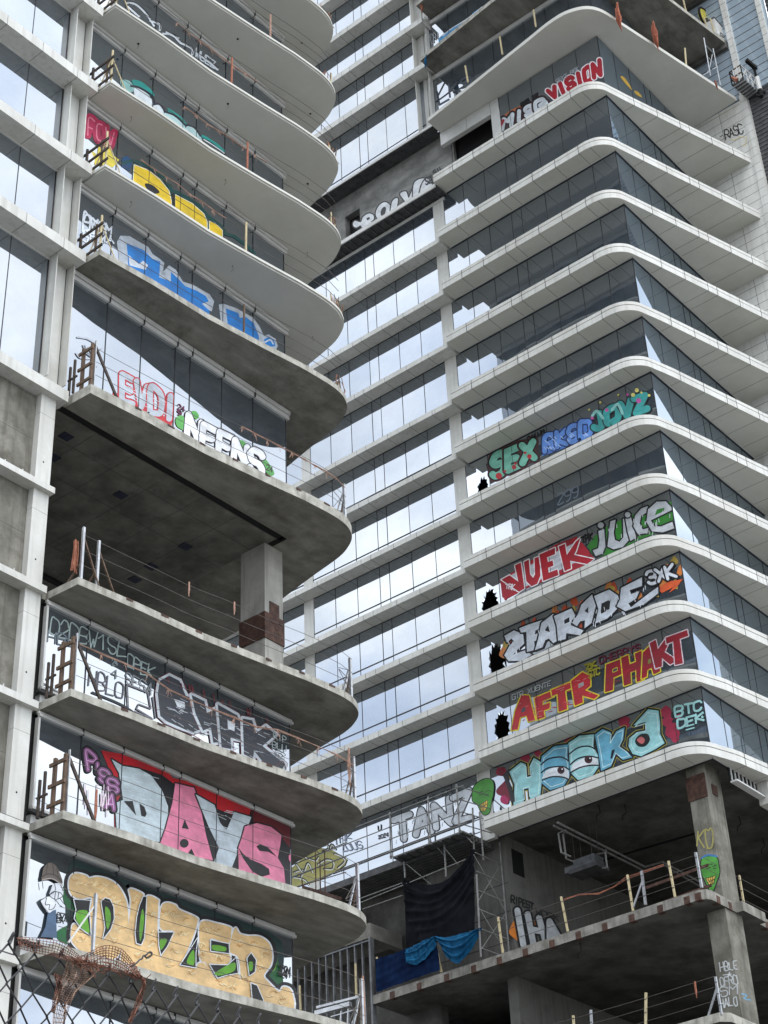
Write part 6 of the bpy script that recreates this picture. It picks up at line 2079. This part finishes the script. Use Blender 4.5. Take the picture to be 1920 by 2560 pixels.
# ---- chain link fence close to the camera
FY, FT, W2, HZ = 3.0, 3.145, .036, .046
t = thing('chain_link_fence', 'black chain link fence close to the camera with bent top wires', 'fence', (3, FY, 0))
for i in range(96):
    xc = 1.55+i*W2
    m = MB()
    pts = []
    for k in range(24):
        sgn = 1 if (k+i) % 2 else -1
        pts.append((xc+sgn*W2/2+.002*sgn, FY+.003*sgn*(1 if i % 2 else -1)+.012*math.sin(i*.13+k*.2), FT-k*HZ+.004*math.sin(i*.9)))
    if i % 2 == 0:
        x0 = pts[0][0]
        top = [(x0-.003, FY, FT+.002), (x0+.004, FY-.006, FT+.022), (x0+.014, FY+.004, FT+.027), (x0+.012, FY+.008, FT+.010), (x0-.002, FY-.004, FT-.004)]
        m.tube(catmull(top, k=4), .0027, 'blackwire', 6)
    m.tube(pts, .0025, 'blackwire', 6)
    m.build('wire', t)
def net_patch(m, rows, mat, nu, nv, r, jit, depth):
    """netting woven over a crumpled sheet through measured guide rows (left to right)"""
    R_rows = [catmull([(*V(V5v, *q),) for q in row], k=8) for row in rows]
    def pt(u, v):
        fv = v*(len(R_rows)-1)
        j = min(int(fv), len(R_rows)-2)
        f = fv-j
        def row(rw):
            fu = u*(len(rw)-1)
            i = min(int(fu), len(rw)-2)
            g = fu-i
            return (rw[i][0]*(1-g)+rw[i+1][0]*g, rw[i][1]*(1-g)+rw[i+1][1]*g)
        a, b = row(R_rows[j]), row(R_rows[j+1])
        px = a[0]*(1-f)+b[0]*f
        py = a[1]*(1-f)+b[1]*f
        d = FY-.03+depth*math.sin(u*9+v*5)+depth*.6*math.sin(u*21-v*13)
        return at(px+rg.uniform(-jit, jit), py+rg.uniform(-jit, jit), 'y', d)
    for i in range(nu+1):
        m.tube([pt(i/nu, j/(2*nv)) for j in range(2*nv+1)], r, mat, 4)
    for j in range(nv+1):
        m.tube([pt(i/(2*nu), j/nv) for i in range(2*nu+1)], r, mat, 4)
m = MB()
net_patch(m, [[(150, 1465), (330, 1470), (520, 1500), (640, 1580), (720, 1660)], [(160, 1500), (330, 1530), (500, 1570), (620, 1630), (700, 1680)], [(175, 1560), (330, 1600), (480, 1630), (600, 1670), (680, 1700)]], 'brownnet', 26, 6, .0008, .6, .02)
net_patch(m, [[(640, 1650), (760, 1600), (900, 1535), (1040, 1560), (1130, 1650), (1210, 1790)], [(650, 1680), (770, 1660), (900, 1620), (1020, 1650), (1110, 1720), (1200, 1810)], [(660, 1700), (780, 1720), (900, 1730), (1010, 1760), (1100, 1790), (1190, 1830)]], 'brownnet', 26, 8, .0009, .8, .03)
net_patch(m, [[(580, 1680), (660, 1700), (760, 1720), (850, 1740)], [(560, 1760), (640, 1800), (740, 1810), (800, 1800)], [(500, 1890), (560, 1900), (620, 1930), (660, 1930)], [(470, 2010), (520, 2020), (560, 2040), (610, 2030)], [(455, 2230), (480, 2230), (510, 2230), (545, 2230)]], 'palenet', 8, 24, .0008, .5, .02)
net_patch(m, [[(470, 1780), (500, 1790), (530, 1800)], [(490, 1880), (510, 1900), (530, 1900)], [(440, 2100), (455, 2110), (470, 2110)]], 'brownnet', 3, 22, .0009, 1.2, .02)
net_patch(m, [[(1190, 1780), (1220, 1790), (1250, 1830)], [(1230, 1860), (1245, 1870), (1260, 1880)], [(1180, 2010), (1200, 2020), (1225, 2000)], [(1110, 2190), (1125, 2200), (1140, 2190)]], 'brownnet', 4, 22, .0010, 1.2, .02)
for k in range(26):
    u = rg.random()
    x0, y0 = 600+u*600+rg.uniform(-20, 20), 1650+u*110+rg.uniform(-40, 60)
    m.tube([at(*V(V5v, x0, y0), 'y', FY-.05), at(*V(V5v, x0+rg.uniform(20, 90), y0+rg.uniform(-40, 70)), 'y', FY-.04), at(*V(V5v, x0+rg.uniform(40, 130), y0+rg.uniform(-20, 90)), 'y', FY-.06)], .0013, 'brownnet', 4)
solo(m.build('debris_netting'), 'torn rust brown netting draped over the chain link fence top', 'netting')
m = MB()
m.tube([at(*V(V5v, *q), 'y', FY-.04) for q in catmull([(1130, 1715), (1175, 1690), (1208, 1655), (1228, 1648), (1236, 1625), (1258, 1618), (1290, 1592), (1310, 1596), (1306, 1620), (1272, 1640), (1252, 1628)], k=5)], .0022, 'blackwire', 6)
solo(m.build('wire_loop'), 'loose twisted wire loop sticking up from the torn netting', 'wire')
